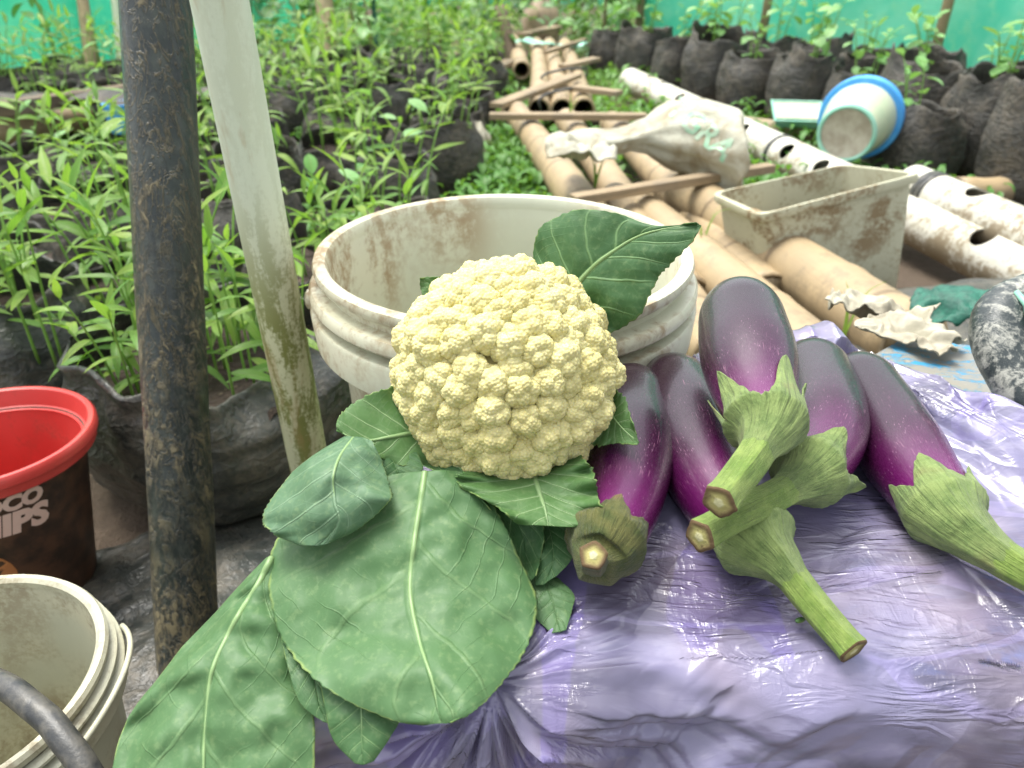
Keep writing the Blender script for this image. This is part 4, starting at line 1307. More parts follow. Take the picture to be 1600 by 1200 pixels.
# ================================================================== SMALL WHITE BUCKET lower left, with bail and hose
def bucket_small():
    cx, cy, zr = -0.412, 0.372, 0.235
    t = thing("bucket", (cx, cy, 0.0), "small chalky white bucket with wire loop at the lower left corner", "bucket", "white plastic buckets")
    r0 = 0.105
    V, F = lathe([(0.0, 0.006), (0.082, 0.0), (0.088, 0.006), (r0, zr - 0.04), (r0 + 0.001, zr - 0.002), (r0 - 0.002, zr - 0.002), (r0 - 0.005, zr - 0.05), (0.084, 0.012), (0.0, 0.012)], 96)
    obj("bucket_body", V, F, MAT['bucket2'], t)
    def rg(a, z0, z1, ro, nm):
        V, F = lathe([(a, z0), (ro - 0.001, z0), (ro, z0 + 0.001), (ro, z1 - 0.0015), (ro - 0.002, z1), (a, z1)], 96); obj(nm, V, F, MAT['bucket2'], t)
    V, F = lathe([(r0 - 0.0035, zr - 0.006), (r0 - 0.004, zr), (r0 - 0.001, zr + 0.003), (r0 + 0.003, zr + 0.003), (r0 + 0.005, zr), (r0 + 0.0035, zr - 0.006)], 96)
    obj("rim", V, F, MAT['bucket2'], t)
    rg(r0 + 0.0015, zr - 0.014, zr - 0.009, r0 + 0.0085, "collar_ring")
    rg(r0 + 0.0012, zr - 0.034, zr - 0.019, r0 + 0.0115, "collar_skirt")
    # wire loop of the folded bail along the collar, and its pivot button
    a0, a1 = R(-22), R(38)
    pts = []
    for k in range(24):
        f = k / 23; a = a0 + (a1 - a0) * f
        rr_ = r0 + 0.0135 + 0.006 * math.sin(math.pi * f)
        pts.append((rr_ * math.cos(a), rr_ * math.sin(a), zr - 0.020 + 0.014 * math.sin(math.pi * f)))
    V, F, _ = tube(pts, 0.0022, 10); obj("bail_loop", V, F, MAT['bucket2'], t)
    a = R(-20)
    p = np.array([(r0 + 0.010) * math.cos(a), (r0 + 0.010) * math.sin(a), zr - 0.022])
    dn = np.array([math.cos(a), math.sin(a), 0])
    V, F, _ = tube([p, p + dn * 0.006, p + dn * 0.0085], [0.0075, 0.007, 0.0045], 18); obj("bail_pivot", V, F, MAT['bucket2'], t)
    p2 = p + dn * 0.008
    V, F, _ = tube([p2, p2 + dn * 0.005], [0.0035, 0.003], 12); obj("pivot_pin", V, F, MAT['bucket2'], t)
bucket_small()

pts = [P(-120, 1040, 0.50), P(-40, 1052, 0.485), P(20, 1080, 0.465), P(75, 1125, 0.45), P(115, 1175, 0.44), P(150, 1230, 0.435), P(175, 1300, 0.44), P(190, 1420, 0.46)]
V, F, uv = tube(rel(crom(pts, 60), pts[0]), 0.0078, 24, rfun=lambda t, th: 1 + 0.03 * np.sin(t * 40) * np.cos(th))
o = obj("garden_hose", V, F, MAT['hose'], uv=uv); o.location = tuple(pts[0])
tag(o, "scuffed black hose bent over the small white bucket in the lower left", "hose")

# ================================================================== RED TUB with print
def red_tub():
    c = P(-38, 682, 0.86)
    t = thing("snack_tub", (c[0], c[1], 0.0), "brown printed tub with wide red rim at the left edge", "tub", rotz=0.0)
    t.rotation_euler = (R(-2), R(1), 0)
    zr = c[2]; Rr = 0.112; zb = 0.0
    V, F = lathe([(0.0, zb + 0.004), (0.066, zb), (0.070, zb + 0.006), (0.099, zr - 0.022), (0.097, zr - 0.022), (0.069, zb + 0.01), (0.0, zb + 0.01)], 96)
    obj("tub_wall", V, F, MAT['brownprint'], t)
    V, F = lathe([(0.094, zr - 0.024), (0.1085, zr - 0.026), (0.1105, zr - 0.024), (0.1115, zr - 0.014), (0.1145, zr - 0.012), (0.1145, zr - 0.004), (0.1115, zr), (0.108, zr + 0.0005), (0.1055, zr - 0.001),
                  (0.1005, zr - 0.021), (0.0955, zr - 0.024), (0.0875, zr - 0.075), (0.0675, 0.018), (0.0, 0.014)], 120)
    obj("red_rim_liner", V, F, MAT['red'], t)
    # thicker tab on the rim front
    rows = []
    for z_, r_ in ((zr - 0.028, 0.1125), (zr - 0.027, 0.1145), (zr - 0.014, 0.1155), (zr - 0.0125, 0.1135)):
        rows.append([(r_ * math.sin(a), -r_ * math.cos(a), z_) for a in np.linspace(R(-8), R(28), 24)])
    obj("rim_tab", np.vstack(rows), grid_faces(24, 4), MAT['red'], t)
    def wall_r(z): return 0.070 + (0.099 - 0.070) * (z - 0.006) / (zr - 0.022 - 0.006)
    def wrap(me, a_c, z_c, off):
        for v in me.vertices:
            z = z_c + v.co.y; r_ = wall_r(z) + off
            a = a_c + v.co.x / r_
            v.co = (r_ * math.sin(a), -r_ * math.cos(a), z)
        return me
    me = wrap(text_mesh("CHOCO", 0.026, 0, 0.25, 0.0016), R(28), zr - 0.043, 0.0006); me.materials.append(MAT['letter']); mobj("printed_word", me, t)
    me = wrap(text_mesh("CHIPS", 0.038, 0, 0.25, 0.0022), R(26), zr - 0.071, 0.0006); me.materials.append(MAT['letter']); mobj("printed_word", me, t)
    def patch(name, poly, mat, off):
        bm = bmesh.new(); vs = [bm.verts.new((x, y, 0)) for x, y in poly]; bm.faces.new(vs)
        bmesh.ops.triangulate(bm, faces=bm.faces[:]); 
        for _ in range(3): bmesh.ops.subdivide_edges(bm, edges=bm.edges[:], cuts=1)
        me = bpy.data.meshes.new(name); bm.to_mesh(me); bm.free(); wrap(me, R(8), zr - 0.125, off); me.materials.append(mat); mobj(name, me, t)
    ell = lambda cx, cy, a, b: [(cx + a * math.cos(k / 20 * 6.283), cy + b * math.sin(k / 20 * 6.283)) for k in range(20)]
    patch("printed_shape", ell(-0.006, -0.012, 0.036, 0.036), MAT['tanprint'], 0.0004)
    patch("printed_shape", [(-0.05, 0.010), (-0.028, 0.016), (0.0, 0.028), (0.022, 0.034), (0.016, 0.024), (-0.004, 0.014), (-0.03, 0.0), (-0.05, -0.004)], MAT['yelprint'], 0.0009)
red_tub()

# ================================================================== POLES
def black_pole():
    b = P(296, 1058, 0.845); tp = P(243, 0, 0.735)
    d = tp - b; b2 = b - d * 0.02; t2 = b + d * 1.7
    m = 90; pts = b2 + (t2 - b2) * np.linspace(0, 1, m)[:, None]
    L = np.linalg.norm(t2 - b2)
    def rf(t, th):
        s = t * L
        q = 1 + 0.020 * vnoise(np.cos(th) * 1.5 + 0 * s, np.sin(th) * 1.5 + 0 * s, s * 9, 3) + 0.012 * vnoise(np.cos(th) * 6 + 0 * s, np.sin(th) * 6 + 0 * s, s * 14, 4)
        return q + 0.05 * np.exp(-((th - 0.2) / 0.10) ** 2) + 0.05 * np.exp(-((th - 3.3) / 0.12) ** 2)
    V, F, uv = tube(rel(pts, b2), 0.0316, 64, rfun=rf)
    o = obj("black_pole", V, F, MAT['pole'], uv=uv); o.location = tuple(b2)
    tag(o, "upright black pole smeared with dried mud in the left foreground", "pole")
    b = P(487, 745, 0.90); tp = P(343, 0, 0.60)
    d = tp - b; b2 = b - d * (b[2] + 0.02) / d[2]; t2 = b + d * 1.5
    m = 40; pts = b2 + (t2 - b2) * np.linspace(0, 1, m)[:, None]
    V, F, uv = tube(rel(pts, b2), 0.0222, 48)
    o = obj("white_pipe", V, F, MAT['pipe'], uv=uv); o.location = tuple(b2)
    tag(o, "pale upright plastic pipe with green algae streaks beside the black pole", "pipe")
black_pole()

# black polythene lying beside the lower left bucket
ms = polybag_meshes(41, 0.085, 0.11, MAT['film_near'], 72, 20, 0.14, 1.0)
add_bag(ms, -0.225, 0.46, 0.5, (1, 1, 1), "small crumpled black bag behind the hanging left leaf, next to the small bucket", "polybags of the left bed")

# ================================================================== CRATE AND BLUE BOARD under the purple bag
ZT = 0.352
XL = -0.112
def crate():
    t = thing("wooden_crate", (0.03, 0.40, 0.0), "upturned wooden crate under the purple bag at the front", "crate")
    ox, oy = 0.03, 0.40
    def add(nm, x0, x1, y0, y1, z0, z1, mt='wood'):
        V, F = boxv(x0 - ox, x1 - ox, y0 - oy, y1 - oy, z0, z1, 0.002); return obj(nm, V, F, MAT[mt], t, smooth=False)
    ys = np.linspace(0.285, 0.505, 5)
    for i in range(4): add("top_board", XL, 0.172, ys[i] + 0.0015, ys[i + 1] - 0.0015, ZT - 0.014, ZT - 0.001 * (i % 2))
    zs = np.linspace(0.02, ZT - 0.016, 6)
    for i in range(5):
        add("front_board", XL, 0.172, 0.287, 0.298, zs[i] + 0.002, zs[i + 1] - 0.002)
        add("side_board", XL + 0.001, XL + 0.012, 0.301, 0.503, zs[i] + 0.002, zs[i + 1] - 0.002)
    for x in (XL + 0.014, 0.145):
        for y in (0.300, 0.478): add("corner_post", x, x + 0.025, y, y + 0.025, 0.0, ZT - 0.016)
crate()
def board():
    t = thing("blue_table", (0.40, 0.48, 0.0), "low table with peeling blue paint under the right half of the bag", "table")
    a = R(-17); c, s = math.cos(a), math.sin(a)
    # top in local axes of the table
    t.rotation_euler = (0, 0, 0)
    poly = np.array([(0.176, 0.285), (0.62, 0.285), (0.72, 0.592), (0.40, 0.700), (0.345, 0.655), (0.176, 0.60)])
    poly = poly - [0.40, 0.48]
    V = np.vstack([np.c_[poly, np.full(6, ZT - 0.018)], np.c_[poly, np.full(6, ZT - 0.001)]])
    F = [tuple(reversed(range(6))), tuple(range(6, 12))] + [(i, (i + 1) % 6, 6 + (i + 1) % 6, 6 + i) for i in range(6)]
    obj("table_top", V, F, MAT['blue'], t, smooth=False)
    for (x, y) in ((0.20, 0.31), (0.55, 0.31), (0.58, 0.58), (0.25, 0.66)):
        Vb, Fb = boxv(x - 0.4 - 0.018, x - 0.4 + 0.018, y - 0.48 - 0.018, y - 0.48 + 0.018, 0.0, ZT - 0.019, 0.002)
        obj("leg", Vb, Fb, MAT['wood'], t, smooth=False)
    Vb, Fb = boxv(-0.218, 0.21, -0.190, -0.176, ZT - 0.30, ZT - 0.02, 0.002)
    obj("front_panel", Vb, Fb, MAT['wood'], t, smooth=False)
board()

# dusty rubber ring and its bits at the right edge
def ring():
    c = P(1650, 556, 0.60)
    t = thing("rubber_ring", c, "dusty black rubber ring standing at the right edge above the blue table", "rubber ring")
    toc = Vector((0.05, -0.62, 0.78)).normalized()
    t.rotation_euler = toc.to_track_quat('Z', 'Y').to_euler()
    m, n = 72, 32
    th = np.linspace(0, 2 * math.pi, m, endpoint=False)
    V = []; uv = []
    for a in th:
        Rr = 0.044 * (1 + 0.03 * math.sin(3 * a)); rr_ = 0.0185 * (1 + 0.05 * math.sin(5 * a + 1))
        for k in range(n):
            b = k / n * 2 * math.pi
            w = rr_ * (1 + 0.04 * float(vnoise(math.cos(a) * 4, math.sin(a) * 4, b * 2, 9)))
            V.append(((Rr + w * math.cos(b)) * math.cos(a), (Rr + w * math.cos(b)) * math.sin(a) * 1.18, w * math.sin(b))); uv.append((k / n, a))
    F = []
    for i in range(m):
        for k in range(n):
            F.append((i * n + k, ((i + 1) % m) * n + k, ((i + 1) % m) * n + (k + 1) % n, i * n + (k + 1) % n))
    obj("ring_tube", V, F, MAT['rubber'], t, uv=uv)
    V, F, _ = tube([(-0.030, 0.004, 0.012), (-0.022, 0.000, 0.022), (-0.036, 0.016, 0.034)], [0.004, 0.0032, 0.0024], 12)
    obj("valve", V, F, MAT['hose'], t)
    V, F, _ = tube([(-0.026, 0.02, 0.016), (-0.028, 0.034, 0.022), (-0.030, 0.048, 0.018)], [0.0035, 0.003, 0.002], 8)
    obj("cord", V, F, MAT['mint'], t)
ring()
q = P(1440, 535, 0.74)
crumple("plastic_scrap", q[0], q[1] + 0.02, ZT + 0.012, 0.040, 0.022, 0.012, 61, MAT['scrap'], "crumpled dirty white plastic scrap on the far edge of the blue table", "plastic scrap", -0.75, n=60, freq=1.8, outline=0.3)
q = P(1370, 487, 0.86)
crumple("cloth_scrap", q[0], q[1], q[2], 0.055, 0.032, 0.02, 62, MAT['scrap'], "white rag hanging between bamboo and blue table", "rag", -0.6, n=50, freq=2.0)

# ================================================================== EGGPLANTS
EGG = []      # (spine points, radius function samples) for the bag to bed them in
def eggplant(pts, Rb, stem_pts, label, rs=0.0095, nlobe=5, lob=0.040, base_len=0.022, cal='cal1', ped='ped', seed=0, taper=0.66, trans=0.034, tipn=0.22, curl=0.006, belly=0.35, phase=0.0, pexp=2.1):
    pts = [np.asarray(p, float) for p in pts]; sp = [np.asarray(p, float) for p in stem_pts]
    allp = np.array(pts + sp)
    # dense path, by arclength
    cp = crom(allp, 400)
    L = np.concatenate([[0], np.cumsum(np.linalg.norm(np.diff(cp, axis=0), axis=1))])
    # arclength where body ends (last body point)
    kb = np.argmin(np.linalg.norm(cp - pts[-1], axis=1)); Lb = L[kb]; LT = L[-1]
    S = np.linspace(0, LT, 300)
    path = np.stack([np.interp(S, L, cp[:, i]) for i in range(3)], 1)
    T, N, B = frames(path)
    at = lambda s: [np.stack([np.interp(s, S, A[:, i]) for i in range(3)], -1) for A in (path, N, B)]
    def rb(s):
        t = s / Lb
        a = np.sqrt(np.clip(1 - (1 - np.clip(t / tipn, 0, 1)) ** 2, 0, 1))
        body = 1 - (1 - taper) * sstep(t, belly, 1.0) 
        lowg = 0.93 + 0.07 * sstep(t, 0.1, belly)
        return Rb * a * body * lowg
    EGG.append((path[S <= Lb], np.array([rb(s) for s in S[S <= Lb]])))
    o0 = path[0].copy(); 
    t = thing("eggplant", o0, label, "eggplant", "purple eggplants on the bag")
    n = 72; m = 90
    th = np.arange(n) / n * 2 * math.pi
    # body
    ss = np.concatenate([Lb * tipn * (1 - np.cos(np.linspace(0.02, math.pi / 2, 26))), np.linspace(Lb * tipn, Lb, m - 30)[1:], [Lb + 0.001, Lb + 0.003]])
    rbv = np.array([rb(min(s, Lb)) for s in ss]); rbv[-2] *= 0.85; rbv[-1] *= 0.3
    p_, n_, b_ = at(ss)
    rr = rbv[:, None] * (1 + 0.018 * vnoise(np.cos(th)[None] * 1.3 + 0 * ss[:, None], np.sin(th)[None] * 1.3 + 0 * ss[:, None], ss[:, None] * 18, seed))
    V = (p_[:, None] + rr[..., None] * (np.cos(th)[None, :, None] * n_[:, None] + np.sin(th)[None, :, None] * b_[:, None])).reshape(-1, 3)
    uv = np.stack([np.tile(np.abs(th / math.pi - 1) + 0.37 * seed, len(ss)), np.repeat(np.clip(ss / Lb, 0, 1), n)], 1)
    k = len(V); V = np.vstack([V, path[0]]); uv = np.vstack([uv, [0.5, 0]])
    F = grid_faces(n, len(ss), True) + [((i + 1) % n, i, k) for i in range(n)]
    obj("eggplant_body", rel(V, o0), F, MAT['egg'], t, uv=uv)
    # calyx: pointed lobes lying back over the shoulder
    r_ = np.random.default_rng(seed)
    n = 140; th = np.arange(n) / n * 2 * math.pi
    lobe = np.zeros(n); tipw = np.zeros(n)
    for q in range(nlobe):
        c = (q + r_.uniform(-0.16, 0.16)) / nlobe * 2 * math.pi + seed + phase
        dd = np.abs((th - c + math.pi) % (2 * math.pi) - math.pi) / (math.pi / nlobe)
        l = r_.uniform(0.75, 1.2) * np.clip(1 - dd * 0.98, 0, 1) ** 1.25
        lobe = np.maximum(lobe, l); tipw = np.maximum(tipw, np.clip(1 - dd * 1.5, 0, 1) * r_.uniform(0.2, 1.3))
    Lc = base_len + lob * lobe + 0.0022 * vnoise(np.cos(th) * 12, np.sin(th) * 12, 0, seed + 5)
    mc = 46
    rows = []; uvs = []
    s1 = Lb + trans
    for j in range(mc):
        f = j / (mc - 1)
        g = f * 1.0
        # from the ragged edge up to the stalk
        s = (Lb - Lc) + (s1 - (Lb - Lc)) * g
        bodyr = np.array([rb(x) for x in np.minimum(s, Lb)])
        u = np.clip((s - Lb) / trans, 0, 1)
        pw = (1 - u) ** pexp; prof = bodyr * pw + rs * 1.04 * (1 - pw)
        edge = np.clip(1 - g / 0.35, 0, 1)
        off = 0.0014 * (1 - u * 0.9) + 0.0012 * sstep(g, 0, 0.2) * (1 - u) + curl * edge ** 2.2 * tipw
        rdg = (1 - np.abs(np.sin(nlobe * (th - seed - phase) / 2))) ** 1.3
        rib = 1 + 0.20 * rdg * (1 - 0.2 * u) * sstep(s, Lb + trans * 0.10, Lb + trans * 0.75) - 0.03 * u + (1 - u) * 0.030 * (1 - np.abs(vnoise(np.cos(th) * 7, np.sin(th) * 7, g * 2.0, seed + 41)) * 2).clip(0, 1) * sstep(s, Lb - 0.015, Lb + 0.01) + (1 - u) * 0.012 * np.abs(vnoise(np.cos(th) * 5, np.sin(th) * 5, g * 6, seed + 8)) + (1 - u) * 0.018 * np.abs(1.0 * vnoise(np.cos(th) * 2.2, np.sin(th) * 2.2, g * 4, seed + 3)) * sstep(s, Lb - 0.02, Lb + 0.01)
        P_, N_, B_ = at(s)
        rad = (prof + off) * rib
        rows.append(P_ + rad[:, None] * (np.cos(th)[:, None] * N_ + np.sin(th)[:, None] * B_))
        uvs.append(np.stack([np.abs(th / math.pi - 1), np.full(n, g)], 1))
    o = obj("calyx", rel(np.vstack(rows), o0), grid_faces(n, mc, True), MAT[cal], t, uv=np.vstack(uvs))
    md = o.modifiers.new("t", 'SOLIDIFY'); md.thickness = 0.0009; md.offset = -1
    # stalk
    ms_ = 40; s = np.linspace(s1 - 0.006, LT, ms_); P_, N_, B_ = at(s); n = 48; th = np.arange(n) / n * 2 * math.pi
    g = np.linspace(0, 1, ms_)
    rad = rs * (1.10 - 0.14 * g + 0.07 * np.exp(-((1 - g) / 0.07) ** 2))
    rr = rad[:, None] * (1 + 0.16 * (1 - np.abs(np.sin(nlobe * (th[None] - seed - phase) / 2))) ** 1.3 - 0.03 + 0.03 * vnoise(np.cos(th)[None] * 3 + 0 * g[:, None], np.sin(th)[None] * 3 + 0 * g[:, None], g[:, None] * 4, seed + 11))
    V = (P_[:, None] + rr[..., None] * (np.cos(th)[None, :, None] * N_[:, None] + np.sin(th)[None, :, None] * B_[:, None])).reshape(-1, 3)
    uv = np.stack([np.tile(np.abs(th / math.pi - 1), ms_), np.repeat(g, n)], 1)
    st = obj("stalk", rel(V, o0), grid_faces(n, ms_, True), MAT[ped], t, uv=uv)
    # cut face
    V = []; uvc = []
    Tn = (P_[-1] - P_[-2]); Tn /= np.linalg.norm(Tn)
    for q, (f, dz) in enumerate(((1.0, 0.0), (0.93, 0.0012), (0.7, 0.0008), (0.45, 0.0002), (0.3, 0.0010), (0.02, 0.0011))):
        ring_ = P_[-1] + Tn * dz + (rr[-1] * f)[:, None] * (np.cos(th)[:, None] * N_[-1] + np.sin(th)[:, None] * B_[-1]); V.append(ring_)
        uvc.append(np.stack([np.full(n, f), np.full(n, 0.5)], 1))
    obj("cut_end", rel(np.vstack(V), o0), grid_faces(n, 6, True), MAT['cut'], st, uv=np.vstack(uvc))
    return t

eggplant([P(992, 588, 0.635), P(985, 630, 0.60), P(982, 700, 0.54), P(972, 780, 0.490), P(945, 850, 0.448)], 0.0325,
         [P(932, 878, 0.434), P(927, 878, 0.416), P(927, 868, 0.392)],
         "eggplant lying beside the cauliflower with its stalk end facing the viewer", rs=0.0068, lob=0.012, base_len=0.004, cal='cal2', ped='cal2', seed=1, taper=0.66, trans=0.026, curl=0.001, belly=0.45, pexp=0.95)
eggplant([P(1036, 574, 0.665), P(1052, 605, 0.635), P(1078, 680, 0.565), P(1120, 770, 0.505), P(1185, 848, 0.462)], 0.0345,
         [P(1222, 885, 0.447), P(1262, 935, 0.434), P(1300, 980, 0.422), P(1332, 1016, 0.412)],
         "lower eggplant under the pile with long stalk pointing to lower right", rs=0.0082, lob=0.016, base_len=0.006, seed=2, taper=0.66, trans=0.032, curl=0.004, phase=0.4)
eggplant([P(1262, 548, 0.665), P(1270, 575, 0.64), P(1285, 630, 0.585), P(1284, 690, 0.535), P(1262, 738, 0.494)], 0.0310,
         [P(1225, 768, 0.474), P(1180, 792, 0.455), P(1135, 815, 0.438), P(1094, 838, 0.424)],
         "eggplant behind the topmost one with ragged calyx and stalk pointing left", rs=0.0088, lob=0.026, base_len=0.003, seed=3, taper=0.72, trans=0.034, curl=0.009, belly=0.6)
eggplant([P(1152, 452, 0.590), P(1155, 478, 0.575), P(1166, 540, 0.535), P(1178, 605, 0.495), P(1196, 664, 0.462)], 0.0322,
         [P(1186, 698, 0.446), P(1165, 732, 0.430), P(1142, 762, 0.418), P(1124, 784, 0.408)],
         "topmost dark eggplant resting across the others with pale green calyx", rs=0.0090, lob=0.042, base_len=0.0, seed=4, taper=0.69, trans=0.030, curl=0.003, belly=0.5, tipn=0.26, phase=-0.9)
eggplant([P(1326, 566, 0.665), P(1340, 590, 0.645), P(1375, 650, 0.592), P(1420, 722, 0.538), P(1478, 800, 0.486)], 0.0300,
         [P(1515, 835, 0.470), P(1560, 868, 0.458), P(1610, 898, 0.450), P(1665, 925, 0.446)],
         "rightmost bright purple eggplant with stalk running out of the right edge", rs=0.0100, lob=0.022, base_len=0.006, seed=5, taper=0.78, trans=0.045, curl=0.002, belly=0.6)

# ================================================================== PURPLE BAG
def purple_bag():
    nu, nv = 740, 600
    X = np.linspace(XL - 0.004, 0.62, nu)
    # back edge of the bag over the table, and how far it hangs at the front
    yb = np.interp(X, [-0.12, 0.05, 0.12, 0.17, 0.21, 0.275, 0.31, 0.36, 0.42, 0.50, 0.62], [0.500, 0.505, 0.572, 0.615, 0.635, 0.642, 0.60, 0.525, 0.455, 0.40, 0.34])
    yf = 0.290 + 0.009 * vnoise(X * 9, X * 0, 0, 5) + 0.003 * vnoise(X * 30, X * 0, 0, 6)
    hang = np.interp(X, [-0.12, 0.0, 0.20, 0.255, 0.29, 0.62], [0.22, 0.24, 0.20, 0.11, 0.012, 0.008]) + 0.006 * vnoise(X * 20, X * 0, 2, 5)
    v = np.linspace(0, 1, nv)
    U, Vv = np.meshgrid(X, v)
    YB, YF, HG = [np.broadcast_to(a, U.shape) for a in (yb, yf, hang)]
    top = YB - YF; total = top + HG
    s = Vv * total
    rc = 0.017
    over = np.clip(s - top, 0, None)
    Y = np.where(s < top, YB - s, YF - rc * (1 - np.exp(-over / rc)))
    Zb = ZT + 0.004 - np.where(over > 0, over - rc * 0.55 * (1 - np.exp(-over / (rc * 0.55))), 0) - 0.0 * over
    flat = s < top
    # folds on the flat part
    ux = U * 1.0; vy = s * 1.0
    wx = ux + 0.030 * vnoise(ux * 9, vy * 9, 0, 61); wy = vy + 0.030 * vnoise(ux * 9, vy * 9, 5, 61)
    def ridge(x, y, seed): return (1 - np.abs(vnoise(x, y, 0, seed)) * 2.0)
    c1, s1 = math.cos(0.45), math.sin(0.45)
    a1, b1 = wx * c1 + wy * s1, -wx * s1 + wy * c1
    c2, s2 = math.cos(-0.5), math.sin(-0.5)
    a2, b2 = wx * c2 + wy * s2, -wx * s2 + wy * c2
    def facet(x, y, sd): return np.maximum(vnoise(x, y, 0, sd), vnoise(x, y, 3.3, sd + 100)) - np.maximum(vnoise(x, y, 6.6, sd + 200), vnoise(x, y, 9.9, sd + 300))
    def crease(x, y, sd, w): return np.exp(-(vnoise(x, y, 0, sd) / w) ** 2)
    fine = sstep(vnoise(ux * 11 + 3, vy * 9, 0, 88) + 0.35 * vnoise(ux * 30, vy * 30, 0, 89), -0.05, 0.45)
    h = 0.0078 * facet(a1 * 5.0, b1 * 10, 71) + 0.0064 * facet(a2 * 9, b2 * 17, 72) + 0.0030 * facet(a1 * 15, b1 * 26, 75) + (0.0010 + 0.0016 * fine) * facet(a1 * 24, b1 * 54, 73) + (0.0001 + 0.0009 * fine) * facet(a1 * 42, b1 * 110, 74)
    # folds gathered towards a pinch on the front edge
    pc = P(765, 1112, 0.40); px_, pv = pc[0], 0.0
    dx = U - px_; dv = (s - top) - 0.006
    ang = np.arctan2(dv, dx); dist = np.sqrt(dx ** 2 + dv ** 2)
    rad = (0.0040 * facet(ang * 5, dist * 6, 81) + 0.0030 * facet(ang * 12, dist * 9, 82)) * np.clip(dist / 0.035, 0, 1)
    wgt = np.exp(-(dist / 0.13) ** 2) * sstep(s - top, -0.06, -0.01)
    h = h * (1 - 0.75 * wgt) + rad * wgt * 1.5
    # billow where the bag stands up behind the fruit
    ed = s / 0.055
    bil = np.interp(U, [-0.12, 0.05, 0.12, 0.17, 0.235, 0.275, 0.31, 0.36, 0.43, 0.62], [0.0, 0.012, 0.052, 0.050, 0.044, 0.056, 0.050, 0.044, 0.034, 0.018])
    hump = bil * (1 - np.exp(-(s / 0.012))) * np.exp(-(s / 0.085) ** 2) * (1 + 0.22 * vnoise(U * 26, s * 10, 0, 91) + 0.10 * ridge(U * 60, s * 30, 92))
    Zz = Zb + np.where(flat, np.maximum(h + 0.002, 0.0003) + hump, 0)
    outw = np.where(flat, 0, (h * 2.1 + 0.009) * sstep(over, 0, 0.02))
    tr = sstep(over, 0, 0.02)
    Zz = Zz + np.where(flat, 0, np.maximum(h + 0.002, 0.0003) * (1 - tr))
    Y = Y - outw * 1.0
    # tuck the very back edge to the board
    k = np.exp(-(s / 0.006))
    Zz = Zz * (1 - k) + (ZT + 0.0015) * k
    Xo = U + 0.005 * vnoise(U * 30, s * 30, 0, 95) * flat
    # bed the fruit: the film lies under each eggplant
    zc = np.full(U.shape, 9.0)
    for path, rr in EGG[:3] + EGG[4:]:
        for q in range(0, len(path), 4):
            d2 = (Xo - path[q, 0]) ** 2 + (Y - path[q, 1]) ** 2
            r_ = rr[q] * 1.02
            inside = d2 < r_ ** 2
            zl = path[q, 2] - np.sqrt(np.clip(r_ ** 2 - d2, 0, None))
            zc = np.where(inside, np.minimum(zc, zl - 0.0008), zc)
    Zz = np.where(flat, np.maximum(np.minimum(Zz, zc), ZT + 0.0006), Zz)
    V = np.stack([Xo, Y, Zz], -1).reshape(-1, 3)
    o0 = np.array([0.1, 0.4, ZT])
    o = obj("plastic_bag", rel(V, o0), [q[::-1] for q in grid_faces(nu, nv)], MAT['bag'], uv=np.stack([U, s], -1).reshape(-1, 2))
    o.location = tuple(o0)
    tag(o, "thin crinkled purple plastic bag spread over crate and table under the eggplants", "plastic bag")
purple_bag()

# ================================================================== CAULIFLOWER
CF = P(790, 590, 0.503)
cf = thing("cauliflower", CF, "pale yellow cauliflower head with green leaves in front of the big bucket", "cauliflower")

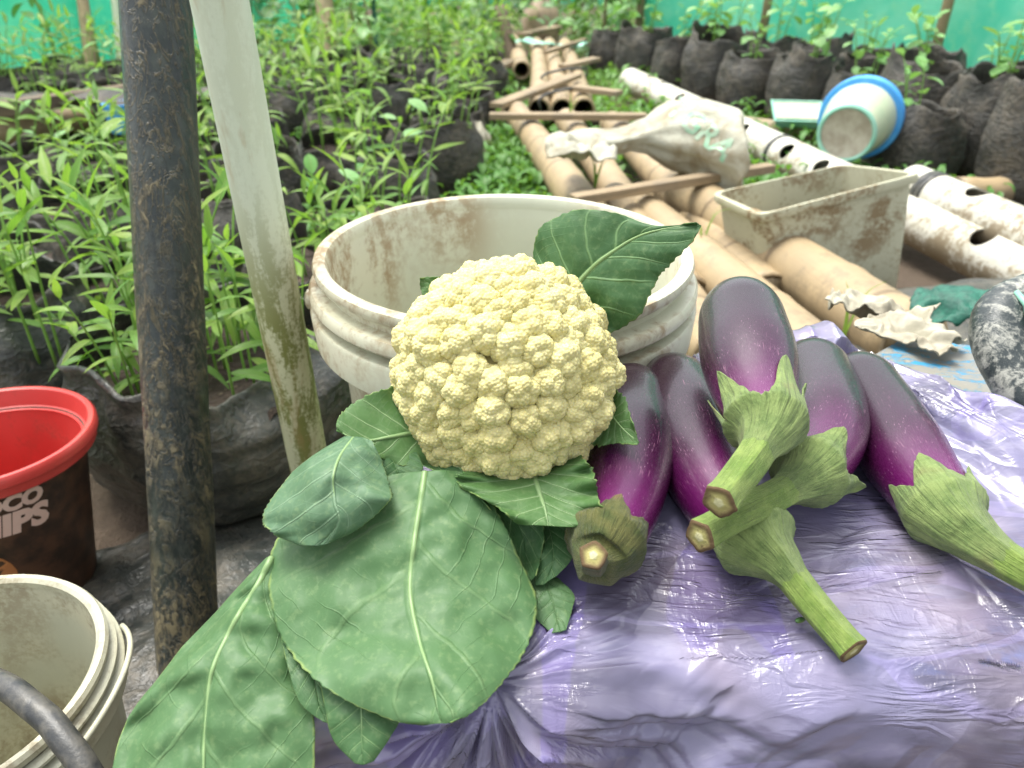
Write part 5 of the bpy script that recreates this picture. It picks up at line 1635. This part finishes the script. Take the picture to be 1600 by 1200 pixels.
def floret_mesh(seed, mat):
    """rounded lump built as a union of domes that carry smaller domes"""
    r = np.random.default_rng(seed)
    bm = bmesh.new(); bmesh.ops.create_icosphere(bm, subdivisions=6, radius=1.0)
    D = np.array([v.co[:] for v in bm.verts]); F = [tuple(v.index for v in f.verts) for f in bm.faces]
    bm.free()
    D /= np.linalg.norm(D, axis=1)[:, None]
    keep = D[:, 2] > -0.35
    F = [f for f in F if keep[f[0]] and keep[f[1]] and keep[f[2]]]
    idx = np.cumsum(keep) - 1; D = D[keep]; F = [tuple(int(idx[i]) for i in f) for f in F]
    def fib(n, jit):
        i = np.arange(n) + 0.5; ph = np.arccos(1 - 2 * i / n); th = math.pi * (1 + 5 ** 0.5) * i
        p = np.stack([np.cos(th) * np.sin(ph), np.sin(th) * np.sin(ph), np.cos(ph)], 1) + r.normal(0, jit, (n, 3))
        return p / np.linalg.norm(p, axis=1)[:, None]
    C = fib(26, 0.07); cr = r.uniform(0.36, 0.43, 26); cl = r.uniform(0.56, 0.62, 26)
    Cc = C * cl[:, None]
    dc = D @ Cc.T                                   # (nv, nc)
    disc = cr[None] ** 2 - ((cl ** 2)[None] - dc ** 2)
    tt = np.where(disc > 0, dc + np.sqrt(np.clip(disc, 0, None)), 0.55)
    srt = np.sort(tt, axis=1)
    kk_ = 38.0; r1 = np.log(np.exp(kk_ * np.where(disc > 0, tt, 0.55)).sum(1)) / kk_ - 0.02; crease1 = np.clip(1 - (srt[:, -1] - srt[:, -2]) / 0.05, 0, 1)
    r1 = np.maximum(r1, 0.74)
    # third order nubs
    P1 = D * r1[:, None]
    S3 = fib(360, 0.025) 
    dd = D @ S3.T
    top2 = np.partition(dd, -2, axis=1)[:, -2:]
    dmax = top2.max(1); d2nd = top2.min(1)
    angd = np.arccos(np.clip(dmax, -1, 1)); ang2 = np.arccos(np.clip(d2nd, -1, 1))
    sp = 2 / math.sqrt(360) * 1.0
    dome = np.clip(1 - (angd / (sp * 1.02)) ** 2, 0, 1)
    rr = r1 * (1 + 0.045 * (dome - 0.5)) 
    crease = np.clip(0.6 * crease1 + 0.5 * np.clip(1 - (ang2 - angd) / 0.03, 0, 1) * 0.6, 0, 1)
    V = D * rr[:, None]
    me = make_mesh("floret", V, F, mat)
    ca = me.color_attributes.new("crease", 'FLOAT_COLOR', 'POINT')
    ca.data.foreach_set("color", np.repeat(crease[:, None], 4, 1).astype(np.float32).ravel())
    return me

FM = [floret_mesh(s, MAT['curd']) for s in range(6)]
tocam = Vector((0 - CF[0], 0 - CF[1], H - CF[2])).normalized()
axis = (tocam + Vector((0.0, 0.0, 0.10))).normalized()
rotA = axis.to_track_quat('Z', 'Y').to_matrix()
# curd core
V, F = lathe([(0.0, -0.055), (0.030, -0.050), (0.052, -0.030), (0.061, -0.006), (0.056, 0.020), (0.040, 0.036), (0.020, 0.045), (0.0, 0.048)], 48)
V = (np.array(rotA) @ V.T).T
curd = obj("curd", V, F, MAT['curd'], cf)
ca = curd.data.color_attributes.new("crease", 'FLOAT_COLOR', 'POINT')
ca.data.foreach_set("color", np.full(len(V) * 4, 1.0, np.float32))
rr_ = random.Random(3)
cnt = 0
NFL = 138
for i in range(NFL):
    z = 1 - (i + 0.5) / NFL * 1.42
    ph = math.pi * (1 + 5 ** 0.5) * i
    s = math.sqrt(max(0, 1 - z * z))
    d = Vector((s * math.cos(ph), s * math.sin(ph), z))
    d = (d + Vector((rr_.gauss(0, 0.025), rr_.gauss(0, 0.025), rr_.gauss(0, 0.025)))).normalized()
    # outline a little uneven, like the real head: fuller at the top
    k = 1 + 0.045 * float(vnoise(d.x * 1.8, d.y * 1.8, d.z * 1.8, 31)) + 0.05 * max(0.0, d.y) - 0.02 * max(0, -d.y)
    rf = rr_.uniform(0.0122, 0.0150) * (0.95 + 0.12 * (1 - abs(z)))
    base = Vector((d.x * 0.0622, d.y * 0.0622, d.z * 0.050)) * k
    base = base + d * rr_.uniform(-0.0015, 0.0022)
    loc = rotA @ base
    nd = rotA @ Vector((d.x, d.y, d.z * 1.2)).normalized()
    o = mobj("floret", FM[rr_.randrange(6)], curd)
    o.location = loc
    q = nd.to_track_quat('Z', 'Y') @ Euler((0, 0, rr_.uniform(0, 6.28))).to_quaternion()
    o.rotation_euler = q.to_euler(); o.scale = (rf, rf, rf * rr_.uniform(0.9, 1.15))
# stalk behind
V, F, uv = tube([-np.array(axis) * 0.035, -np.array(axis) * 0.06 + [0, 0, -0.02], -np.array(axis) * 0.06 + [0.005, -0.01, -0.058]], [0.035, 0.026, 0.020], 24)
obj("stalk", V, F, MAT['ped'], cf, uv=uv)

LM = dict(
    big=mat_brassica("leaf_surface_big", (0.064, 0.146, 0.052), (0.084, 0.176, 0.070), (0.17, 0.28, 0.12), 4.3, 0.14, 0.30, yellow=0.12),
    blue=mat_brassica("leaf_surface_bluish", (0.060, 0.136, 0.066), (0.100, 0.182, 0.096), (0.30, 0.44, 0.28), 5.0, 0.08, 0.28, yellow=0.0),
    light=mat_brassica("leaf_surface_light", (0.075, 0.170, 0.048), (0.115, 0.225, 0.078), (0.42, 0.58, 0.30), 5.5, 0.28, 0.55, yellow=0.15),
    deep=mat_brassica("leaf_surface_deep", (0.040, 0.110, 0.036), (0.070, 0.160, 0.060), (0.28, 0.46, 0.20), 5.5, 0.24, 0.50, yellow=0.1),
)
def bleaf(st, mat, nu=64, nv=90, bulge=0.10, serr=0.02, wave=0.0012, seed=0, quilt=0.0014, N=4.5, edge_wave=0.0, label=None, fold=0.0, nteeth=26):
    """cauliflower leaf through stations (left, midrib, right), each (px, py, depth)"""
    nu = nu | 1
    Lp = crom([P(*s[0]) for s in st], nv); Mp = crom([P(*s[1]) for s in st], nv); Rp = crom([P(*s[2]) for s in st], nv)
    u = np.linspace(-1, 1, nu); vv = np.linspace(0, 1, nv)
    V = np.zeros((nv, nu, 3)); uv = np.zeros((nv, nu, 2))
    cam_p = np.array([0, 0, H])
    for j in range(nv):
        wv = np.linalg.norm(Rp[j] - Lp[j]) + 1e-6
        T = Mp[min(j + 1, nv - 1)] - Mp[max(j - 1, 0)]
        nrm = np.cross(T, Rp[j] - Lp[j]); nn = np.linalg.norm(nrm)
        nrm = nrm / nn if nn > 1e-9 else np.array([0, 0, 1.0])
        if nrm @ (cam_p - Mp[j]) < 0: nrm = -nrm
        tooth = (1 - 2 * abs(((vv[j] * nteeth) % 1) - 0.5)) ** 1.4 * (0.6 + 0.8 * abs(float(vnoise(vv[j] * 9, 0.0, 0, seed))))
        tooth += 0.7 * float(vnoise(vv[j] * 60, 0.5, 0, seed + 1))
        for i in range(nu):
            s = abs(u[i]); side = Lp[j] if u[i] < 0 else Rp[j]
            # keep long edge distances absolute so both sides are toothed alike
            s2 = s * (1 + serr * tooth * s ** 10 * min(1.5, 0.06 / max(0.02, wv)))
            p = Mp[j] + (side - Mp[j]) * s2 + nrm * (bulge * wv * (s2 * (1 - s2)) * 1.0 - fold * wv * s2)
            a = s
            t = vv[j] * N - a ** 0.8 * N * 0.30 + (0.43 if u[i] > 0 else 0)
            q = abs((t % 1) - 0.5) * 2
            hh = quilt * 0.55 * (q ** 1.2) * (0.4 + a * 0.6) * min(1, wv / 0.06) - 0.0004 * math.exp(-(a / 0.05) ** 2)
            p = p + nrm * hh
            V[j, i] = p; uv[j, i] = ((u[i] + 1) / 2, vv[j])
    W = V.reshape(-1, 3)
    nz = wave * (fbm(W[:, 0] * 45, W[:, 1] * 45, W[:, 2] * 45, seed + 3, 2) * 1.6)
    ed = (np.abs(uv.reshape(-1, 2)[:, 0] - 0.5) * 2) ** 4
    nz = nz + ed * edge_wave * vnoise(uv.reshape(-1, 2)[:, 1] * 9, np.sign(uv.reshape(-1, 2)[:, 0] - .5) * 3, 0, seed + 6)
    dirn = cam_p - W; dirn /= np.linalg.norm(dirn, axis=1)[:, None]
    W = W + dirn * nz[:, None]
    o = obj("leaf", rel(W, CF), grid_faces(nu, nv), LM[mat], cf, uv=uv.reshape(-1, 2))
    md = o.modifiers.new("t", 'SOLIDIFY'); md.thickness = 0.0007; md.offset = -1
    if label: o['label'] = label
    return o, W.reshape(nv, nu, 3)[:, nu // 2]

def rib(Mp, r0, r1, nmax=0.9, mat='light'):
    """raised pale midrib on a leaf"""
    k = int(len(Mp) * nmax)
    c = np.array([0, 0, H]) - Mp[:k]; c /= np.linalg.norm(c, axis=1)[:, None]
    V, F, uv = tube(rel(Mp[:k] + c * r0 * 0.1, CF), np.linspace(r0, r1, k), 10)
    return V, F, uv

mrib = M("leaf_midrib"); _n = mrib.noise(mrib.obj, 120, 3)
MAT['rib'] = mrib.done(mrib.bsdf(mrib.mix(_n, (0.15, 0.26, 0.09), (0.23, 0.34, 0.15)), 0.45))
def leaf_with_rib(st, mat, r0=0.0018, r1=0.0004, ribmax=0.9, **k):
    o, Mp = bleaf(st, mat, **k)
    V, F, uv = rib(Mp, r0, r1, ribmax)
    obj("midrib", V, F, MAT['rib'], o, uv=uv)
    return o

# big front leaf
leaf_with_rib([
    ((600, 748, .470), (664, 738, .468), (735, 740, .470)),
    ((500, 790, .468), (657, 785, .452), (775, 800, .462)),
    ((432, 850, .462), (647, 850, .438), (805, 860, .452)),
    ((424, 935, .442), (641, 925, .422), (838, 945, .434)),
    ((452, 1015, .418), (655, 1000, .402), (818, 1020, .408)),
    ((520, 1082, .388), (676, 1065, .380), (775, 1078, .384)),
    ((610, 1122, .374), (686, 1112, .370), (738, 1112, .372)),
    ((660, 1131, .370), (692, 1130, .368), (705, 1130, .369))],
    'big', nu=120, nv=150, r0=0.0021, r1=0.0005, bulge=0.13, serr=0.028, wave=0.0026, edge_wave=0.003, seed=1, N=4.3, quilt=0.0022, nteeth=34, label="large broad leaf hanging over the front edge")
# hanging left leaf
leaf_with_rib([
    ((418, 872, .462), (424, 872, .458), (430, 876, .458)),
    ((345, 950, .455), (398, 922, .447), (438, 940, .446)),
    ((275, 1030, .444), (360, 985, .434), (450, 1010, .434)),
    ((215, 1105, .430), (332, 1050, .420), (482, 1085, .420)),
    ((180, 1185, .415), (322, 1130, .406), (494, 1160, .406)),
    ((188, 1260, .402), (318, 1220, .394), (480, 1245, .396)),
    ((250, 1340, .392), (320, 1330, .386), (400, 1330, .388))],
    'big', nu=110, nv=130, r0=0.0022, r1=0.0006, bulge=0.16, serr=0.002, wave=0.0042, seed=2, N=4.0, quilt=0.0040, nteeth=20, label="long leaf hanging down at the lower left")
# bluish leaf upper left
leaf_with_rib([
    ((534, 686, .470), (552, 684, .468), (582, 690, .466)),
    ((478, 722, .462), (530, 715, .448), (598, 730, .454)),
    ((440, 762, .456), (520, 748, .436), (608, 764, .446)),
    ((413, 808, .446), (524, 785, .427), (606, 784, .440)),
    ((428, 832, .440), (530, 815, .424), (560, 824, .432)),
    ((470, 851, .432), (500, 852, .430), (515, 848, .430))],
    'blue', nu=90, nv=100, r0=0.0013, r1=0.0004, ribmax=0.72, bulge=0.18, serr=0.030, wave=0.0040, edge_wave=0.004, seed=3, quilt=0.0012, nteeth=30, label="bluish green leaf folded over at the left")
# light veined leaf pointing left
leaf_with_rib([
    ((738, 735, .492), (690, 668, .500), (648, 598, .505)),
    ((668, 727, .482), (645, 676, .490), (628, 602, .496)),
    ((618, 726, .474), (608, 683, .480), (585, 614, .486)),
    ((582, 706, .470), (575, 688, .472), (548, 634, .478)),
    ((548, 684, .470), (546, 682, .470), (530, 652, .474)),
    ((526, 672, .472), (526, 670, .472), (525, 664, .472))],
    'light', nu=80, nv=90, r0=0.0017, r1=0.0004, bulge=-0.10, serr=0.030, wave=0.0012, edge_wave=0.004, seed=4, nteeth=16, label="light green veined leaf pointing left beside the curd")
# upper right leaf
leaf_with_rib([
    ((842, 440, .545), (876, 486, .535), (925, 520, .530)),
    ((834, 392, .540), (903, 443, .524), (958, 518, .514)),
    ((850, 352, .532), (932, 412, .515), (1000, 490, .502)),
    ((905, 328, .520), (965, 388, .506), (1025, 440, .494)),
    ((965, 334, .508), (1000, 368, .498), (1045, 415, .486)),
    ((1020, 352, .496), (1045, 356, .488), (1080, 378, .480)),
    ((1088, 349, .478), (1092, 351, .477), (1096, 352, .476))],
    'deep', nu=100, nv=110, r0=0.0021, r1=0.0004, bulge=0.14, serr=0.030, wave=0.0016, edge_wave=0.005, seed=5, quilt=0.0018, nteeth=22, N=5.5, label="upright dark green leaf at the upper right, pointed tip to the right")
# small top left
leaf_with_rib([((740, 470, .550), (715, 468, .552), (668, 492, .552)), ((726, 432, .548), (694, 452, .548), (662, 478, .548)), ((690, 432, .546), (675, 444, .546), (660, 458, .546)), ((656, 434, .545), (656, 436, .545), (656, 438, .545))],
    'light', nu=50, nv=50, r0=0.0009, bulge=0.1, serr=0.07, wave=0.001, edge_wave=0.004, seed=6, nteeth=7, label="small leaf tip behind the curd at upper left")
# small right
leaf_with_rib([((958, 608, .500), (948, 640, .505), (918, 690, .500)), ((976, 622, .492), (960, 655, .494), (936, 695, .492)), ((984, 650, .486), (975, 672, .486), (962, 692, .486)), ((998, 690, .480), (998, 692, .480), (996, 694, .480))],
    'light', nu=50, nv=60, r0=0.0009, bulge=-0.1, serr=0.06, wave=0.001, edge_wave=0.004, seed=7, nteeth=7, label="small leaf tip right of the curd")
# broad leaf under the curd at right
leaf_with_rib([
    ((735, 738, .478), (835, 735, .486), (905, 712, .478)),
    ((716, 744, .462), (838, 752, .470), (926, 738, .462)),
    ((722, 762, .452), (846, 778, .456), (934, 778, .452)),
    ((770, 788, .446), (852, 800, .447), (948, 812, .442)),
    ((810, 818, .441), (856, 822, .441), (915, 824, .440))],
    'light', nu=90, nv=80, r0=0.0016, bulge=-0.08, serr=0.045, wave=0.0024, edge_wave=0.012, seed=8, quilt=0.001, ribmax=0.8, nteeth=16, label="pale leaf curling outward under the right of the curd")
# curled strip leaf between
leaf_with_rib([
    ((648, 724, .480), (690, 722, .482), (740, 722, .486)),
    ((690, 742, .466), (740, 740, .470), (790, 745, .476)),
    ((740, 772, .460), (790, 780, .470), (832, 785, .470)),
    ((775, 810, .458), (815, 832, .466), (850, 830, .462)),
    ((800, 860, .455), (822, 872, .462), (845, 872, .455)),
    ((822, 900, .452), (830, 908, .452), (838, 900, .450))],
    'deep', nu=60, nv=80, r0=0.0009, bulge=-0.25, serr=0.016, wave=0.0015, edge_wave=0.003, seed=9, nteeth=20, label="curled leaf between the big leaf and the pale one")
leaf_with_rib([
    ((826, 806, .474), (850, 806, .476), (884, 806, .474)),
    ((832, 840, .468), (862, 842, .466), (898, 840, .464)),
    ((836, 878, .460), (864, 880, .456), (894, 872, .456)),
    ((838, 915, .453), (850, 914, .452), (870, 900, .452))],
    'deep', nu=50, nv=60, r0=0.0008, bulge=0.12, serr=0.012, wave=0.0015, seed=10, nteeth=14, label="dark leaf lobe next to the stalk end of the left eggplant")
leaf_with_rib([
    ((820, 905, .462), (850, 902, .462), (872, 905, .462)),
    ((830, 940, .452), (862, 935, .450), (896, 930, .452)),
    ((834, 962, .446), (868, 960, .444), (894, 950, .446)),
    ((862, 990, .438), (876, 988, .438), (884, 985, .438))],
    'big', nu=50, nv=60, r0=0.0008, bulge=0.14, serr=0.008, wave=0.002, seed=11, nteeth=14, label="small leaf end lying on the purple bag")
leaf_with_rib([
    ((440, 1000, .428), (480, 990, .430), (540, 1000, .430)),
    ((452, 1050, .412), (490, 1050, .412), (530, 1060, .412)),
    ((470, 1098, .402), (500, 1105, .400), (535, 1110, .402)),
    ((505, 1128, .396), (518, 1132, .396), (532, 1132, .396))],
    'deep', nu=50, nv=50, r0=0.0009, bulge=0.12, serr=0.004, wave=0.002, seed=12, label="shaded leaf behind the big one, lower left")
leaf_with_rib([
    ((500, 1060, .402), (560, 1060, .400), (630, 1070, .400)),
    ((510, 1110, .394), (565, 1110, .390), (628, 1115, .392)),
    ((522, 1155, .388), (566, 1160, .384), (610, 1150, .386)),
    ((556, 1192, .382), (568, 1195, .381), (584, 1188, .382))],
    'deep', nu=60, nv=60, r0=0.0010, bulge=0.14, serr=0.003, wave=0.002, seed=13, label="leaf end hanging below the big leaf")
leaf_with_rib([
    ((560, 672, .486), (590, 680, .488), (640, 690, .492)),
    ((575, 705, .478), (610, 712, .480), (655, 715, .482)),
    ((588, 735, .474), (620, 735, .475), (660, 735, .476)),
    ((605, 752, .472), (625, 750, .472), (640, 746, .472))],
    'deep', nu=50, nv=50, r0=0.0008, bulge=0.1, serr=0.01, wave=0.0015, seed=14, label="shaded leaf between the bluish leaf and the curd")

# small green crumb on the bag
c = P(1247, 977, 0.437)
V, F = lathe([(0.0, 0.0), (0.0025, 0.0003), (0.003, 0.0012), (0.0015, 0.002), (0.0, 0.002)], 9)
o = obj("leaf_crumb", V, F, LM['deep']); o.location = (c[0], c[1], ZT + 0.014); o.rotation_euler = (0.3, 0.2, 0.5); o.scale = (1.4, 0.6, 1)
tag(o, "tiny green leaf crumb on the purple bag below the eggplant calyx", "crumb")

for o in bpy.data.objects:
    if o.type == 'MESH' and o.name.split('.')[0] in ("bucket_body", "rim", "collar_ring", "collar_skirt", "red_rim_liner", "rim_tab", "tub_wall", "tub_shell", "pail_body", "base_ring", "handle_lug", "bail_pivot", "plastic_jug", "blue_cup"):
        crisp(o)
